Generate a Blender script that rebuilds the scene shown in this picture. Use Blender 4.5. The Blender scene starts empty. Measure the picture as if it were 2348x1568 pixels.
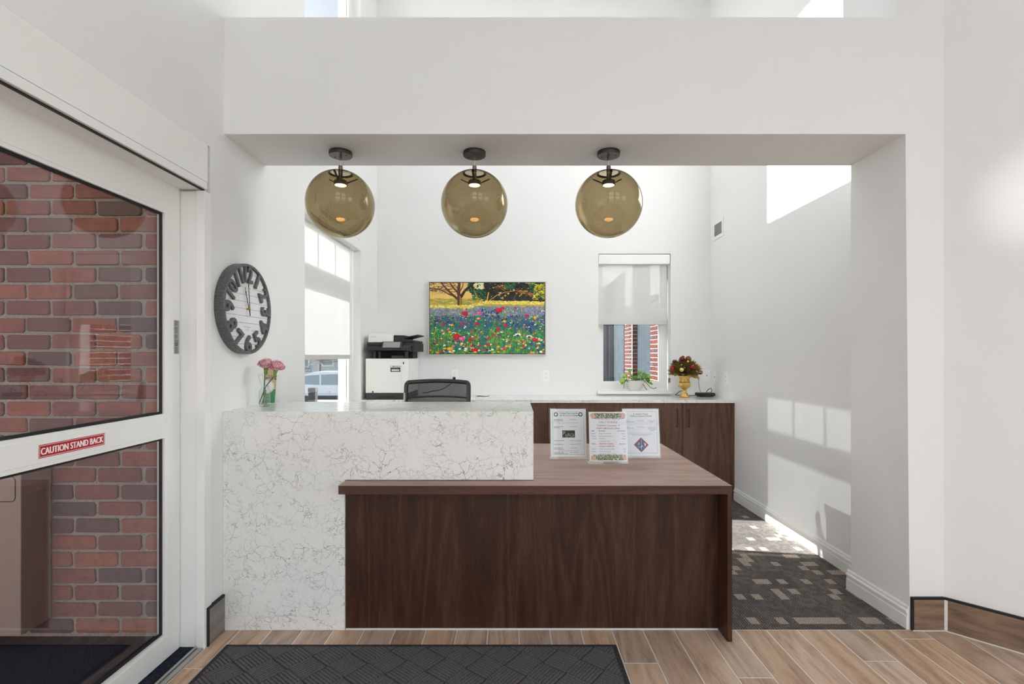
import bpy, bmesh, math, random
import numpy as np
from mathutils import Vector, Matrix
random.seed(7); np.random.seed(7)
S = bpy.context.scene
COL = S.collection
PI = math.pi
F, CX, CY, EYE = 1150.0, 1175.0, 814.0, 1.34       # focal length in px, vanishing point, eye height

# ------------------------------------------------------------ camera, sky, sun, daylight, exposure
cd = bpy.data.cameras.new('camera'); cam = bpy.data.objects.new('camera', cd); COL.objects.link(cam)
cam.location = (0, 0, EYE); cam.rotation_euler = (PI / 2, 0, 0)
cd.sensor_width = 36; cd.lens = 36 * F / 2348; cd.shift_y = 30 / 2348; cd.shift_x = -1 / 2348
cd.clip_start = 0.02
S.camera = cam
S.view_settings.view_transform = 'Standard'; S.view_settings.look = 'None'
S.view_settings.gamma = 1; S.view_settings.use_curve_mapping = False
S.view_settings.exposure = 0.0
S.cycles.max_bounces = 16; S.cycles.diffuse_bounces = 8; S.cycles.transparent_max_bounces = 24
S.cycles.caustics_reflective = False; S.cycles.caustics_refractive = False
S.cycles.sample_clamp_indirect = 10.0

w = bpy.data.worlds.new('sky'); S.world = w; w.use_nodes = True
wn, wl = w.node_tree.nodes, w.node_tree.links
sky = wn.new('ShaderNodeTexSky'); sky.sky_type = 'NISHITA'; sky.sun_disc = False
sky.sun_elevation = math.radians(24); sky.sun_rotation = math.radians(-98)
hs = wn.new('ShaderNodeHueSaturation'); hs.inputs['Saturation'].default_value = 0.35
wl.new(sky.outputs[0], hs.inputs['Color']); wl.new(hs.outputs[0], wn['Background'].inputs[0])
wn['Background'].inputs[1].default_value = 0.62

SUN = Vector((1, -0.144, -0.358)).normalized()
sd = bpy.data.lights.new('sun', 'SUN'); so = bpy.data.objects.new('sun', sd); COL.objects.link(so)
so.location = (-8, 5, 6); so.rotation_euler = SUN.to_track_quat('-Z', 'Y').to_euler()
sd.energy = 56.0; sd.angle = math.radians(0.55); sd.color = (0.98, 1.0, 0.985)

def area(name, loc, direction, sx, sy, power, color=(1, 1, 1)):
    d = bpy.data.lights.new(name, 'AREA'); d.shape = 'RECTANGLE'; d.size = sx; d.size_y = sy
    d.energy = power; d.color = color
    o = bpy.data.objects.new(name, d); COL.objects.link(o); o.location = loc
    o.rotation_euler = Vector(direction).to_track_quat('-Z', 'Y').to_euler()
    return o
DAY = (0.935, 1.0, 1.005)
# daylight in the windows of the lobby behind the camera (rear wall, far right wall) and the alcove's
area('daylight', (0.3, -4.4, 1.9), (0, 1, -0.3), 1.8, 2.6, 18.5, DAY)
area('daylight', (2.9, -4.4, 1.9), (0, 1, -0.3), 1.8, 2.6, 13, DAY)
area('daylight', (0.3, -4.4, 4.4), (0, 1, 0), 1.8, 1.4, 11, DAY)
area('daylight', (2.9, -4.4, 4.4), (0, 1, 0), 1.8, 1.4, 11, DAY)
area('daylight', (4.0, -1.8, 1.9), (-1, 0, -0.3), 1.8, 2.6, 10.5, DAY)
area('daylight', (-1.8, 4.03, 4.4), (1, 0, -0.1), 1.3, 1.6, 5, DAY)
gd = bpy.data.lights.new('added_glint_spot', 'SPOT'); go = bpy.data.objects.new('added_glint_spot', gd); COL.objects.link(go)   # spot lamp added to imitate sun thrown back onto the angled wall
go.location = (0.6, -4.3, 3.0); go.rotation_euler = (Vector((2.40, 2.15, 2.06)) - Vector(go.location)).to_track_quat('-Z', 'Y').to_euler()
gd.energy = 650; gd.spot_size = math.radians(5.2); gd.spot_blend = 0.9; gd.shadow_soft_size = 0.05

# ------------------------------------------------------------ helpers
def lin(c):
    if isinstance(c, str):
        c = [int(c[i:i + 2], 16) / 255 for i in (0, 2, 4)]
    return tuple(v / 12.92 if v <= 0.04045 else ((v + 0.055) / 1.055) ** 2.4 for v in c) + (1,)

class NT:
    """tiny node helper"""
    def __init__(s, name):
        s.m = bpy.data.materials.new(name); s.m.use_nodes = True
        s.n, s.l = s.m.node_tree.nodes, s.m.node_tree.links
        s.b = s.n['Principled BSDF']; s.out = s.n['Material Output']
    def add(s, typ, **kw):
        nd = s.n.new(typ)
        for k, v in kw.items():
            if k.startswith('i_'):
                nd.inputs[int(k[2:]) if k[2:].isdigit() else k[2:].replace('_', ' ')].default_value = v
            else: setattr(nd, k, v)
        return nd
    def link(s, a, b): s.l.new(a, b)
    def coords(s, scale=(1, 1, 1), rot=(0, 0, 0), kind='Object', loc=(0, 0, 0)):
        tc = s.add('ShaderNodeTexCoord'); mp = s.add('ShaderNodeMapping')
        mp.inputs['Scale'].default_value = scale; mp.inputs['Rotation'].default_value = rot
        mp.inputs['Location'].default_value = loc
        s.link(tc.outputs[kind], mp.inputs[0]); return mp.outputs[0]
    def math(s, op, a, b=None, c=None):
        nd = s.add('ShaderNodeMath', operation=op)
        for i, v in enumerate((a, b, c)):
            if v is None: continue
            if isinstance(v, (int, float)): nd.inputs[i].default_value = v
            else: s.link(v, nd.inputs[i])
        return nd.outputs[0]
    def ramp(s, fac, stops, interp='LINEAR'):
        r = s.add('ShaderNodeValToRGB'); r.color_ramp.interpolation = interp
        e = r.color_ramp.elements
        while len(e) < len(stops): e.new(0.5)
        for el, (p, c) in zip(e, stops):
            el.position = p; el.color = lin(c) if not isinstance(c, (int, float)) else (c, c, c, 1)
        s.link(fac, r.inputs[0]); return r.outputs[0]
    def noise(s, vec, scale, detail=3, rough=0.55, dist=0.0):
        nd = s.add('ShaderNodeTexNoise'); nd.inputs['Scale'].default_value = scale
        nd.inputs['Detail'].default_value = detail; nd.inputs['Roughness'].default_value = rough
        nd.inputs['Distortion'].default_value = dist
        s.link(vec, nd.inputs['Vector']); return nd
    def mix(s, fac, a, b, mode='MIX'):
        nd = s.add('ShaderNodeMix', data_type='RGBA', blend_type=mode)
        for sock, v in ((nd.inputs[0], fac), (nd.inputs[6], a), (nd.inputs[7], b)):
            if isinstance(v, (int, float)): sock.default_value = v
            elif isinstance(v, (str, tuple, list)): sock.default_value = lin(v)
            else: s.link(v, sock)
        return nd.outputs[2]
    def bump(s, h, strength=0.3, dist=0.002):
        nd = s.add('ShaderNodeBump'); nd.inputs['Strength'].default_value = strength
        nd.inputs['Distance'].default_value = dist
        s.link(h, nd.inputs['Height']); s.link(nd.outputs[0], s.b.inputs['Normal'])

def pbr(name, color, rough=0.5, metal=0.0, spec=0.5, grain=0, gscale=200, var=0.0):
    t = NT(name)
    t.b.inputs['Base Color'].default_value = lin(color)
    t.b.inputs['Roughness'].default_value = rough; t.b.inputs['Metallic'].default_value = metal
    t.b.inputs['Specular IOR Level'].default_value = spec
    if grain or var:
        n = t.noise(t.coords(), gscale)
        if grain: t.bump(n.outputs[0], grain, 0.001)
        if var:
            c = lin(color)
            d = tuple(max(0, v * (1 - var)) for v in c[:3]); u = tuple(min(1, v * (1 + var)) for v in c[:3])
            mx = t.add('ShaderNodeMix', data_type='RGBA')
            mx.inputs[6].default_value = d + (1,); mx.inputs[7].default_value = u + (1,)
            t.link(n.outputs[0], mx.inputs[0]); t.link(mx.outputs[2], t.b.inputs['Base Color'])
    return t.m

def thin_glass(name, tint=(0.96, 0.98, 0.97), refl=1.0, rough=0.0, ior=1.45):
    t = NT(name); t.n.remove(t.b)
    tr = t.add('ShaderNodeBsdfTransparent'); tr.inputs[0].default_value = tint + (1,)
    gl = t.add('ShaderNodeBsdfGlossy'); gl.inputs['Roughness'].default_value = rough
    fr = t.add('ShaderNodeFresnel'); ge = t.add('ShaderNodeNewGeometry')      # same reflectance at both faces of the pane
    t.link(t.math('ADD', t.math('MULTIPLY', ge.outputs['Backfacing'], 1 / ior - ior), ior), fr.inputs['IOR'])
    k = t.math('MULTIPLY', fr.outputs[0], refl)
    mx = t.add('ShaderNodeMixShader'); t.link(k, mx.inputs[0]); t.link(tr.outputs[0], mx.inputs[1]); t.link(gl.outputs[0], mx.inputs[2])
    t.link(mx.outputs[0], t.out.inputs[0]); return t.m

def emitter(name, color, strength):
    t = NT(name); t.n.remove(t.b)
    e = t.add('ShaderNodeEmission'); e.inputs[0].default_value = lin(color); e.inputs[1].default_value = strength
    t.link(e.outputs[0], t.out.inputs[0]); return t.m

ORIGIN = {}
def world_origin(o):
    return ORIGIN.get(o.name, Vector((0, 0, 0)))

class MB:
    """collects shapes in world coordinates, links them as ONE mesh object"""
    def __init__(s): s.v, s.f, s.uv = [], [], {}
    def add(s, vs, fs):
        k = len(s.v); s.v += [tuple(p) for p in vs]; s.f += [tuple(i + k for i in f) for f in fs]; return s
    def box(s, x0, x1, y0, y1, z0, z1, M=None):
        vs = [(x, y, z) for z in (z0, z1) for y in (y0, y1) for x in (x0, x1)]
        if M is not None: vs = [tuple(M @ Vector(p)) for p in vs]
        return s.add(vs, [(0, 2, 3, 1), (4, 5, 7, 6), (0, 1, 5, 4), (2, 6, 7, 3), (0, 4, 6, 2), (1, 3, 7, 5)])
    def bbox(s, x0, x1, y0, y1, z0, z1, b=0.003, M=None):
        """box with bevelled edges"""
        bm = bmesh.new(); bmesh.ops.create_cube(bm, size=1)
        for v in bm.verts:
            v.co = Vector((x0 + (v.co.x + .5) * (x1 - x0), y0 + (v.co.y + .5) * (y1 - y0), z0 + (v.co.z + .5) * (z1 - z0)))
        bmesh.ops.bevel(bm, geom=bm.edges[:], offset=b, segments=2, affect='EDGES', profile=0.6)
        return s.from_bm(bm, M)
    def from_bm(s, bm, M=None):
        bm.verts.index_update()
        vs = [(M @ v.co) if M is not None else v.co.copy() for v in bm.verts]
        s.add(vs, [[v.index for v in f.verts] for f in bm.faces]); bm.free(); return s
    def prism(s, poly, a, b):
        """poly: list of 3D points, extruded by vector from offset a to offset b"""
        n = len(poly); a, b = Vector(a), Vector(b)
        vs = [Vector(p) + a for p in poly] + [Vector(p) + b for p in poly]
        return s.add(vs, [tuple(reversed(range(n))), tuple(range(n, 2 * n))] + [(i, (i + 1) % n, n + (i + 1) % n, n + i) for i in range(n)])
    def tube(s, pts, r, seg=8, cap=True, flat=1.0):
        pts = [Vector(p) for p in pts]; n = len(pts)
        rs = r if isinstance(r, (list, tuple)) else [r] * n
        vs, fs = [], []; up = None
        for i, p in enumerate(pts):
            d = (pts[min(i + 1, n - 1)] - pts[max(i - 1, 0)]).normalized()
            if up is None:
                up = Vector((0, 0, 1)) if abs(d.z) < 0.9 else Vector((0, 1, 0))
            x = d.cross(up).normalized(); up = x.cross(d).normalized()
            for k in range(seg):
                a = 2 * PI * k / seg
                vs.append(p + x * math.cos(a) * rs[i] + up * math.sin(a) * rs[i] * flat)
        for i in range(n - 1):
            for k in range(seg):
                fs.append((i * seg + k, i * seg + (k + 1) % seg, (i + 1) * seg + (k + 1) % seg, (i + 1) * seg + k))
        if cap: fs += [tuple(reversed(range(seg))), tuple(range((n - 1) * seg, n * seg))]
        return s.add(vs, fs)
    def lathe(s, prof, c=(0, 0, 0), seg=32, sx=1, sy=1, mod=None, M=None):
        """prof: (r, z) pairs; mod(angle, i) scales the radius"""
        vs, fs = [], []
        for i, (r, z) in enumerate(prof):
            for k in range(seg):
                a = 2 * PI * k / seg; q = r * (mod(a, i) if mod else 1)
                p = Vector((q * math.cos(a) * sx, q * math.sin(a) * sy, z))
                vs.append((M @ p if M is not None else p) + Vector(c))
        for i in range(len(prof) - 1):
            for k in range(seg):
                fs.append((i * seg + k, i * seg + (k + 1) % seg, (i + 1) * seg + (k + 1) % seg, (i + 1) * seg + k))
        if prof[0][0] > 1e-6: fs.append(tuple(reversed(range(seg))))
        if prof[-1][0] > 1e-6: fs.append(tuple(range((len(prof) - 1) * seg, len(prof) * seg)))
        return s.add(vs, fs)
    def ball(s, c, r, seg=16, rings=10, sz=1):
        return s.lathe([(max(r * math.sin(PI * i / rings), 1e-5 if i in (0, rings) else 0), -r * sz * math.cos(PI * i / rings)) for i in range(rings + 1)], c, seg)
    def build(s, name, mat, parent=None, smooth=False, local=False, stuff=False, label=None):
        o0 = Vector((0, 0, 0)) if (local or parent is None) else world_origin(parent)
        me = bpy.data.meshes.new(name)
        me.from_pydata([tuple(Vector(p) - o0) for p in s.v], [], s.f); me.update()
        if mat is not None: me.materials.append(mat)
        bm = bmesh.new(); bm.from_mesh(me); bmesh.ops.recalc_face_normals(bm, faces=bm.faces[:]); bm.to_mesh(me); bm.free()
        if smooth:
            for p in me.polygons: p.use_smooth = True
            if smooth != 'all': me.set_sharp_from_angle(angle=math.radians(40))
        o = bpy.data.objects.new(name, me); COL.objects.link(o)
        if parent is not None: o.parent = parent; ORIGIN[o.name] = world_origin(parent)
        if stuff: o['kind'] = 'stuff'
        if label: o['label'] = label
        return o

def thing(name, label, cat, loc=(0, 0, 0), group=None, rotz=0):
    o = bpy.data.objects.new(name, None); COL.objects.link(o); o.empty_display_size = 0.05
    o.location = loc; o.rotation_euler = (0, 0, rotz); ORIGIN[o.name] = Vector(loc)
    return tag(o, label, cat, group)
def tag(o, label, cat, group=None):
    o['label'] = label; o['category'] = cat
    if group: o['group'] = group
    return o
def struct(o, label=None, cat=None):
    o['kind'] = 'structure'
    if label: o['label'] = label
    if cat: o['category'] = cat
    return o
def struct_root(name, loc, label, cat):
    o = bpy.data.objects.new(name, None); COL.objects.link(o); o.location = loc; ORIGIN[o.name] = Vector(loc)
    return struct(o, label, cat)
def dup(o, loc=None, label=None, parent=None, mats=None):
    c = o.copy(); COL.objects.link(c); c.parent = parent
    if parent is None: c.location = loc
    if label: c['label'] = label
    for ch in list(o.children): dup(ch, parent=c)
    return c

def slab(x0, x1, y0, y1, z0, z1, axis, holes):
    """a wall slab with rectangular holes through it; axis is its thin axis, holes are (u0, u1, z0, z1)"""
    mb = MB()
    U = (y0, y1) if axis == 'x' else (x0, x1)
    us = sorted(set([U[0], U[1]] + [h[i] for h in holes for i in (0, 1)])); us = [u for u in us if U[0] <= u <= U[1]]
    zs = sorted(set([z0, z1] + [h[i] for h in holes for i in (2, 3)])); zs = [z for z in zs if z0 <= z <= z1]
    nu, nz = len(us), len(zs)
    T = (x0, x1) if axis == 'x' else (y0, y1)
    solid = lambda i, j: 0 <= i < nu - 1 and 0 <= j < nz - 1 and not any(
        h[0] <= (us[i] + us[i + 1]) / 2 <= h[1] and h[2] <= (zs[j] + zs[j + 1]) / 2 <= h[3] for h in holes)
    idx = {}
    def vert(t, i, j):
        if (t, i, j) not in idx:
            idx[(t, i, j)] = len(mb.v)
            mb.v.append((T[t], us[i], zs[j]) if axis == 'x' else (us[i], T[t], zs[j]))
        return idx[(t, i, j)]
    for i in range(nu - 1):
        for j in range(nz - 1):
            if not solid(i, j): continue
            for t in (0, 1): mb.f.append((vert(t, i, j), vert(t, i + 1, j), vert(t, i + 1, j + 1), vert(t, i, j + 1)))
            for (di, dj, a, b) in ((-1, 0, (i, j), (i, j + 1)), (1, 0, (i + 1, j), (i + 1, j + 1)), (0, -1, (i, j), (i + 1, j)), (0, 1, (i, j + 1), (i + 1, j + 1))):
                if not solid(i + di, j + dj):
                    mb.f.append((vert(0, *a), vert(0, *b), vert(1, *b), vert(1, *a)))
    return mb

# ------------------------------------------------------------ canvas: prints drawn in memory for flat printed things
GLYPH = {}
def glyphs(txt):
    if txt in GLYPH: return GLYPH[txt]
    cu = bpy.data.curves.new('t', 'FONT'); cu.body = txt; cu.size = 1; cu.resolution_u = 3
    ob = bpy.data.objects.new('t', cu); COL.objects.link(ob)
    dg = bpy.context.evaluated_depsgraph_get(); dg.update()
    me = ob.evaluated_get(dg).to_mesh(); me.calc_loop_triangles()
    V = np.array([v.co[:2] for v in me.vertices]) if len(me.vertices) else np.zeros((0, 2))
    T = np.array([t.vertices[:] for t in me.loop_triangles], dtype=int).reshape(-1, 3)
    ob.evaluated_get(dg).to_mesh_clear()
    bpy.data.objects.remove(ob); bpy.data.curves.remove(cu)
    GLYPH[txt] = (V, T); return GLYPH[txt]

def smooth_path(pts, k=6):
    """Catmull-Rom points for cords and vines"""
    P = [Vector(p) for p in pts]; P = [P[0] * 2 - P[1]] + P + [P[-1] * 2 - P[-2]]; out = []
    for i in range(1, len(P) - 2):
        for j in range(k):
            t = j / k; a, b, c, d = P[i - 1], P[i], P[i + 1], P[i + 2]
            out.append(0.5 * (2 * b + (c - a) * t + (2 * a - 5 * b + 4 * c - d) * t * t + (3 * b - a - 3 * c + d) * t ** 3))
    return out + [P[-2]]

class Canvas:
    def __init__(s, W, H, color, ss=2):
        s.W, s.H, s.ss = W, H, ss
        s.a = np.empty((H * ss, W * ss, 3), np.float32); s.a[:] = s.c(color)
    def c(s, c): return np.array([int(c[i:i + 2], 16) / 255 for i in (0, 2, 4)], np.float32) if isinstance(c, str) else np.array(c, np.float32)
    def win(s, x0, y0, x1, y1):
        H, W = s.a.shape[:2]
        return max(0, int(x0)), max(0, int(y0)), min(W, int(x1) + 2), min(H, int(y1) + 2)
    def poly(s, pts, color, al=1.0):
        P = np.array(pts, float) * s.ss
        x0, y0, x1, y1 = s.win(P[:, 0].min(), P[:, 1].min(), P[:, 0].max(), P[:, 1].max())
        if x1 <= x0 or y1 <= y0: return
        X, Y = np.meshgrid(np.arange(x0, x1) + .5, np.arange(y0, y1) + .5)
        ins = np.zeros(X.shape, bool); n = len(P)
        for i in range(n):
            xa, ya = P[i]; xb, yb = P[(i + 1) % n]
            if ya == yb: continue
            ins ^= ((ya > Y) != (yb > Y)) & (X < (xb - xa) * (Y - ya) / (yb - ya) + xa)
        reg = s.a[y0:y1, x0:x1]; reg[ins] = reg[ins] * (1 - al) + s.c(color) * al
    def rect(s, x0, y0, x1, y1, color, al=1.0):
        k = s.ss; a, b, c, d = int(round(y0 * k)), int(round(y1 * k)), int(round(x0 * k)), int(round(x1 * k))
        reg = s.a[max(a, 0):b, max(c, 0):d]; reg[:] = reg * (1 - al) + s.c(color) * al
    def ell(s, cx, cy, rx, ry, color, rot=0, al=1.0):
        cx, cy, rx, ry = cx * s.ss, cy * s.ss, max(rx * s.ss, .6), max(ry * s.ss, .6); m = max(rx, ry)
        x0, y0, x1, y1 = s.win(cx - m, cy - m, cx + m, cy + m)
        if x1 <= x0 or y1 <= y0: return
        X, Y = np.meshgrid(np.arange(x0, x1) + .5 - cx, np.arange(y0, y1) + .5 - cy)
        ca, sa = math.cos(rot), math.sin(rot)
        ins = ((X * ca + Y * sa) / rx) ** 2 + ((-X * sa + Y * ca) / ry) ** 2 <= 1
        reg = s.a[y0:y1, x0:x1]; reg[ins] = reg[ins] * (1 - al) + s.c(color) * al
    def line(s, pts, wd, color, al=1.0):
        for (xa, ya), (xb, yb) in zip(pts[:-1], pts[1:]):
            L = math.hypot(xb - xa, yb - ya)
            if L == 0: continue
            w = wd if isinstance(wd, (int, float)) else wd[0]
            nx, ny = -(yb - ya) / L * w / 2, (xb - xa) / L * w / 2
            s.poly([(xa + nx, ya + ny), (xb + nx, yb + ny), (xb - nx, yb - ny), (xa - nx, ya - ny)], color, al)
    def taper(s, pts, w0, w1, color, al=1.0):
        n = len(pts) - 1
        for i in range(n):
            a, b = w0 + (w1 - w0) * i / n, w0 + (w1 - w0) * (i + 1) / n
            (xa, ya), (xb, yb) = pts[i], pts[i + 1]; L = math.hypot(xb - xa, yb - ya) or 1
            nx, ny = -(yb - ya) / L / 2, (xb - xa) / L / 2
            s.poly([(xa + nx * a, ya + ny * a), (xb + nx * b, yb + ny * b), (xb - nx * b, yb - ny * b), (xa - nx * a, ya - ny * a)], color, al)
    def text(s, x, y, size, txt, color, align='l', squeeze=1.0, bold=0):
        """y is the baseline, size the em height in canvas px"""
        V, T = glyphs(txt)
        if not len(T): return
        wd = V[:, 0].max() * size * squeeze
        ox = x - {'l': 0, 'c': wd / 2, 'r': wd}[align]
        for dx in ([0] if not bold else [0, bold, -bold]):
            P = np.stack([(ox + dx + V[:, 0] * size * squeeze) * s.ss, (y - V[:, 1] * size) * s.ss], 1)
            col = s.c(color)
            for t in T:
                A, B, C = P[t]
                x0, y0, x1, y1 = s.win(min(A[0], B[0], C[0]) - 1, min(A[1], B[1], C[1]) - 1, max(A[0], B[0], C[0]), max(A[1], B[1], C[1]))
                if x1 <= x0 or y1 <= y0: continue
                X = np.arange(x0, x1)[None, :] + .5; Y = np.arange(y0, y1)[:, None] + .5
                d = lambda p, q: (q[0] - p[0]) * (Y - p[1]) - (q[1] - p[1]) * (X - p[0])
                e1, e2, e3 = d(A, B), d(B, C), d(C, A)
                ins = ((e1 >= 0) & (e2 >= 0) & (e3 >= 0)) | ((e1 <= 0) & (e2 <= 0) & (e3 <= 0))
                s.a[y0:y1, x0:x1][ins] = col
    def image(s, name):
        k = s.ss; a = s.a.reshape(s.H, k, s.W, k, 3).mean((1, 3))
        im = bpy.data.images.new(name, s.W, s.H); px = np.ones((s.H, s.W, 4), np.float32); px[..., :3] = np.clip(a[::-1], 0, 1)
        im.pixels.foreach_set(px.ravel()); im.update(); im.pack(); return im
    def material(s, name, rough=0.5, spec=0.4):
        t = NT(name); tx = t.add('ShaderNodeTexImage'); tx.image = s.image(name); tx.extension = 'EXTEND'
        t.link(tx.outputs[0], t.b.inputs['Base Color'])
        t.b.inputs['Roughness'].default_value = rough; t.b.inputs['Specular IOR Level'].default_value = spec
        return t.m

def print_panel(name, mat, bl, U, V, thick, parent=None, label=None, local=False):
    """a thin sheet: its front (towards U x V) carries the print"""
    bl, U, V = Vector(bl), Vector(U), Vector(V); N = U.cross(V).normalized() * thick
    o0 = Vector((0, 0, 0)) if (local or parent is None) else world_origin(parent)
    vs = [bl, bl + U, bl + U + V, bl + V]; vs = [p - N - o0 for p in vs] + [p - o0 for p in vs]
    fs = [(3, 2, 1, 0), (4, 5, 6, 7), (0, 1, 5, 4), (1, 2, 6, 5), (2, 3, 7, 6), (3, 0, 4, 7)]
    me = bpy.data.meshes.new(name); me.from_pydata([tuple(p) for p in vs], [], fs); me.materials.append(mat)
    uv = me.uv_layers.new(); c = {4: (0, 0), 5: (1, 0), 6: (1, 1), 7: (0, 1)}
    for p in me.polygons:
        for li in p.loop_indices:
            vi = me.loops[li].vertex_index
            uv.data[li].uv = c[vi] if p.index == 1 else (0.004, 0.004)
    o = bpy.data.objects.new(name, me); COL.objects.link(o)
    if parent is not None: o.parent = parent; ORIGIN[o.name] = world_origin(parent)
    if label: o['label'] = label
    return o

def at(x, y, Y):
    """the point at depth Y that shows at photo pixel x, y (real depth, real size)"""
    return Vector(((x - CX) * Y / F, Y, EYE + (CY - y) * Y / F))

# ------------------------------------------------------------ materials
def m_wall(name, color, tex=0.06):
    t = NT(name); v = t.coords()
    n = t.noise(v, 260, 2); t.bump(n.outputs[0], tex, 0.0015)
    t.b.inputs['Base Color'].default_value = lin(color)
    t.b.inputs['Roughness'].default_value = 0.62; t.b.inputs['Specular IOR Level'].default_value = 0.25
    return t.m
WALL = m_wall('wall_paint', 'eeeeee')
SOFFIT = m_wall('soffit_texture_paint', 'f4f4f3', 0.5)
WHITE = pbr('white_satin_paint', 'efefec', 0.38)
FRAMEW = pbr('white_door_frame', 'f3f3f1', 0.35)
VINYL = pbr('white_vinyl', 'eeeeeb', 0.4)
BLACK = pbr('black_rubber', '121213', 0.6)
ALU = pbr('brushed_aluminium', 'b9b8b4', 0.35, 0.9, grain=0.1)
BRONZE = pbr('dark_bronze_metal', '4c463f', 0.38, 0.85, grain=0.1)
NICKEL = pbr('brushed_nickel', '8f887c', 0.35, 0.95, grain=0.1)
PLASTW = pbr('white_plastic', 'f6f6f5', 0.35)
PLASTK = pbr('black_plastic', '1c1d1e', 0.42)
PLASTD = pbr('dark_grey_plastic', '2d2e2f', 0.45)
GLASS = thin_glass('clear_window_glass', (0.82, 0.83, 0.83))
DIMGLASS = thin_glass('view_dimming_glass', (0.37, 0.38, 0.385))  # tint added to the pane to dim the bright outdoors behind it
DOORGLASS = thin_glass('tinted_door_glass', (0.80, 0.76, 0.77), 1.35)
ACRYLIC = thin_glass('clear_acrylic', (0.985, 0.99, 0.99), 0.5)
VASEGLASS = thin_glass('vase_glass', (0.975, 0.985, 0.98), 1.3)

def m_quartz():
    t = NT('white_quartz_with_grey_veins'); v = t.coords()
    n1 = t.noise(v, 5.5, 5, 0.62)
    off = t.add('ShaderNodeVectorMath', operation='MULTIPLY_ADD'); off.inputs[1].default_value = (0.16, 0.16, 0.16)
    t.link(n1.outputs['Color'], off.inputs[0]); t.link(v, off.inputs[2])
    n2 = t.noise(v, 26, 3, 0.6)
    off2 = t.add('ShaderNodeVectorMath', operation='MULTIPLY_ADD'); off2.inputs[1].default_value = (0.035, 0.035, 0.035)
    t.link(n2.outputs['Color'], off2.inputs[0]); t.link(off.outputs[0], off2.inputs[2])
    def veins(scale, wdt):
        vo = t.add('ShaderNodeTexVoronoi', feature='DISTANCE_TO_EDGE'); vo.inputs['Scale'].default_value = scale
        t.link(off2.outputs[0], vo.inputs['Vector'])
        return t.ramp(vo.outputs['Distance'], [(0.0, 1.0), (wdt, 0.0)])
    a, b = veins(14, 0.026), veins(31, 0.046)
    m1 = t.noise(v, 7.0, 3, 0.6); m2 = t.noise(v, 10.0, 3, 0.6)
    ma = t.ramp(m1.outputs[0], [(0.42, 0.0), (0.62, 1.0)]); mb = t.ramp(m2.outputs[0], [(0.46, 0.0), (0.66, 0.95)])
    f = t.math('MAXIMUM', t.math('MULTIPLY', a, ma), t.math('MULTIPLY', b, mb))
    base = t.mix(t.noise(v, 60, 2).outputs[0], 'e8e9e5', 'f0f0ed')
    col = t.mix(t.math('MULTIPLY', f, 0.8), base, '565552')
    t.link(col, t.b.inputs['Base Color']); t.b.inputs['Roughness'].default_value = 0.13
    t.b.inputs['Specular IOR Level'].default_value = 0.5
    return t.m
QUARTZ = m_quartz()

def m_wood(name, axis, dark, mid, light, scale=1.0, rough=0.5, contrast=1.0, rand=False, spec=0.3):
    """long grain along axis"""
    t = NT(name)
    k = {'x': (1.1, 11, 11), 'y': (11, 1.1, 11), 'z': (11, 11, 1.1)}[axis]
    v = t.coords(tuple(a * scale for a in k))
    if rand:
        oi = t.add('ShaderNodeObjectInfo')
        o2 = t.add('ShaderNodeVectorMath', operation='MULTIPLY_ADD'); cmb = t.add('ShaderNodeCombineXYZ')
        for i in range(3): t.link(oi.outputs['Random'], cmb.inputs[i])
        o2.inputs[1].default_value = (37, 53, 71); t.link(cmb.outputs[0], o2.inputs[0]); t.link(v, o2.inputs[2]); v = o2.outputs[0]
    big = t.noise(v, 0.30, 3, 0.5, 0.8)
    fine = t.noise(v, 3.2, 5, 0.7, 0.4)
    hair = t.noise(v, 14, 2, 0.6)
    rings = t.math('FRACT', t.math('MULTIPLY', big.outputs[0], 9.0))
    rings = t.math('PINGPONG', rings, 0.5)
    f = t.math('ADD', t.math('MULTIPLY', fine.outputs[0], 0.52), t.math('MULTIPLY', rings, 0.55))
    f = t.math('ADD', f, t.math('MULTIPLY', t.math('SUBTRACT', hair.outputs[0], 0.5), 0.5))
    f = t.math('ADD', t.math('MULTIPLY', t.math('SUBTRACT', f, 0.42), contrast), 0.45)
    c = t.ramp(f, [(0.12, dark), (0.45, mid), (0.85, light)])
    if rand:
        hv = t.add('ShaderNodeHueSaturation')
        t.link(t.math('ADD', t.math('MULTIPLY', oi.outputs['Random'], 0.28), 0.86), hv.inputs['Value'])
        t.link(t.math('ADD', t.math('MULTIPLY', t.math('FRACT', t.math('MULTIPLY', oi.outputs['Random'], 13.7)), 0.3), 0.72), hv.inputs['Saturation'])
        t.link(c, hv.inputs['Color']); c = hv.outputs[0]
    t.link(c, t.b.inputs['Base Color']); t.b.inputs['Roughness'].default_value = rough
    t.b.inputs['Specular IOR Level'].default_value = spec
    t.bump(hair.outputs[0], 0.08, 0.001)
    return t.m
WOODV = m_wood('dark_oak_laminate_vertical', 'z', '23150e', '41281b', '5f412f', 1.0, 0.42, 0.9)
WOODH = m_wood('dark_oak_laminate_lit_top', 'x', '6f554b', '9c7e71', 'b99d90', 1.0, 0.40, 0.8, spec=0.5)  # same dark oak; the reflected light on the desktop is put into its colour
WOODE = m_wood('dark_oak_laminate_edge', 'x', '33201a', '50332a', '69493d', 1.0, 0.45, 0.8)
CABV = m_wood('brown_oak_laminate_cabinet', 'z', '3c2820', '644738', '7d604f', 1.0, 0.5, 0.8)
PLANK = m_wood('wood_look_tile', 'y', '8f7259', 'c4a489', 'dfc5ac', 0.9, 0.42, 0.9, True)
TILEG = m_wood('grey_wood_look_tile', 'y', '5d5854', '837d78', '9c9690', 0.9, 0.45, 0.8)
TILEB = m_wood('brown_wood_look_tile', 'x', '56463a', '806a58', '9c8571', 1.0, 0.45, 0.9, True)
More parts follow.
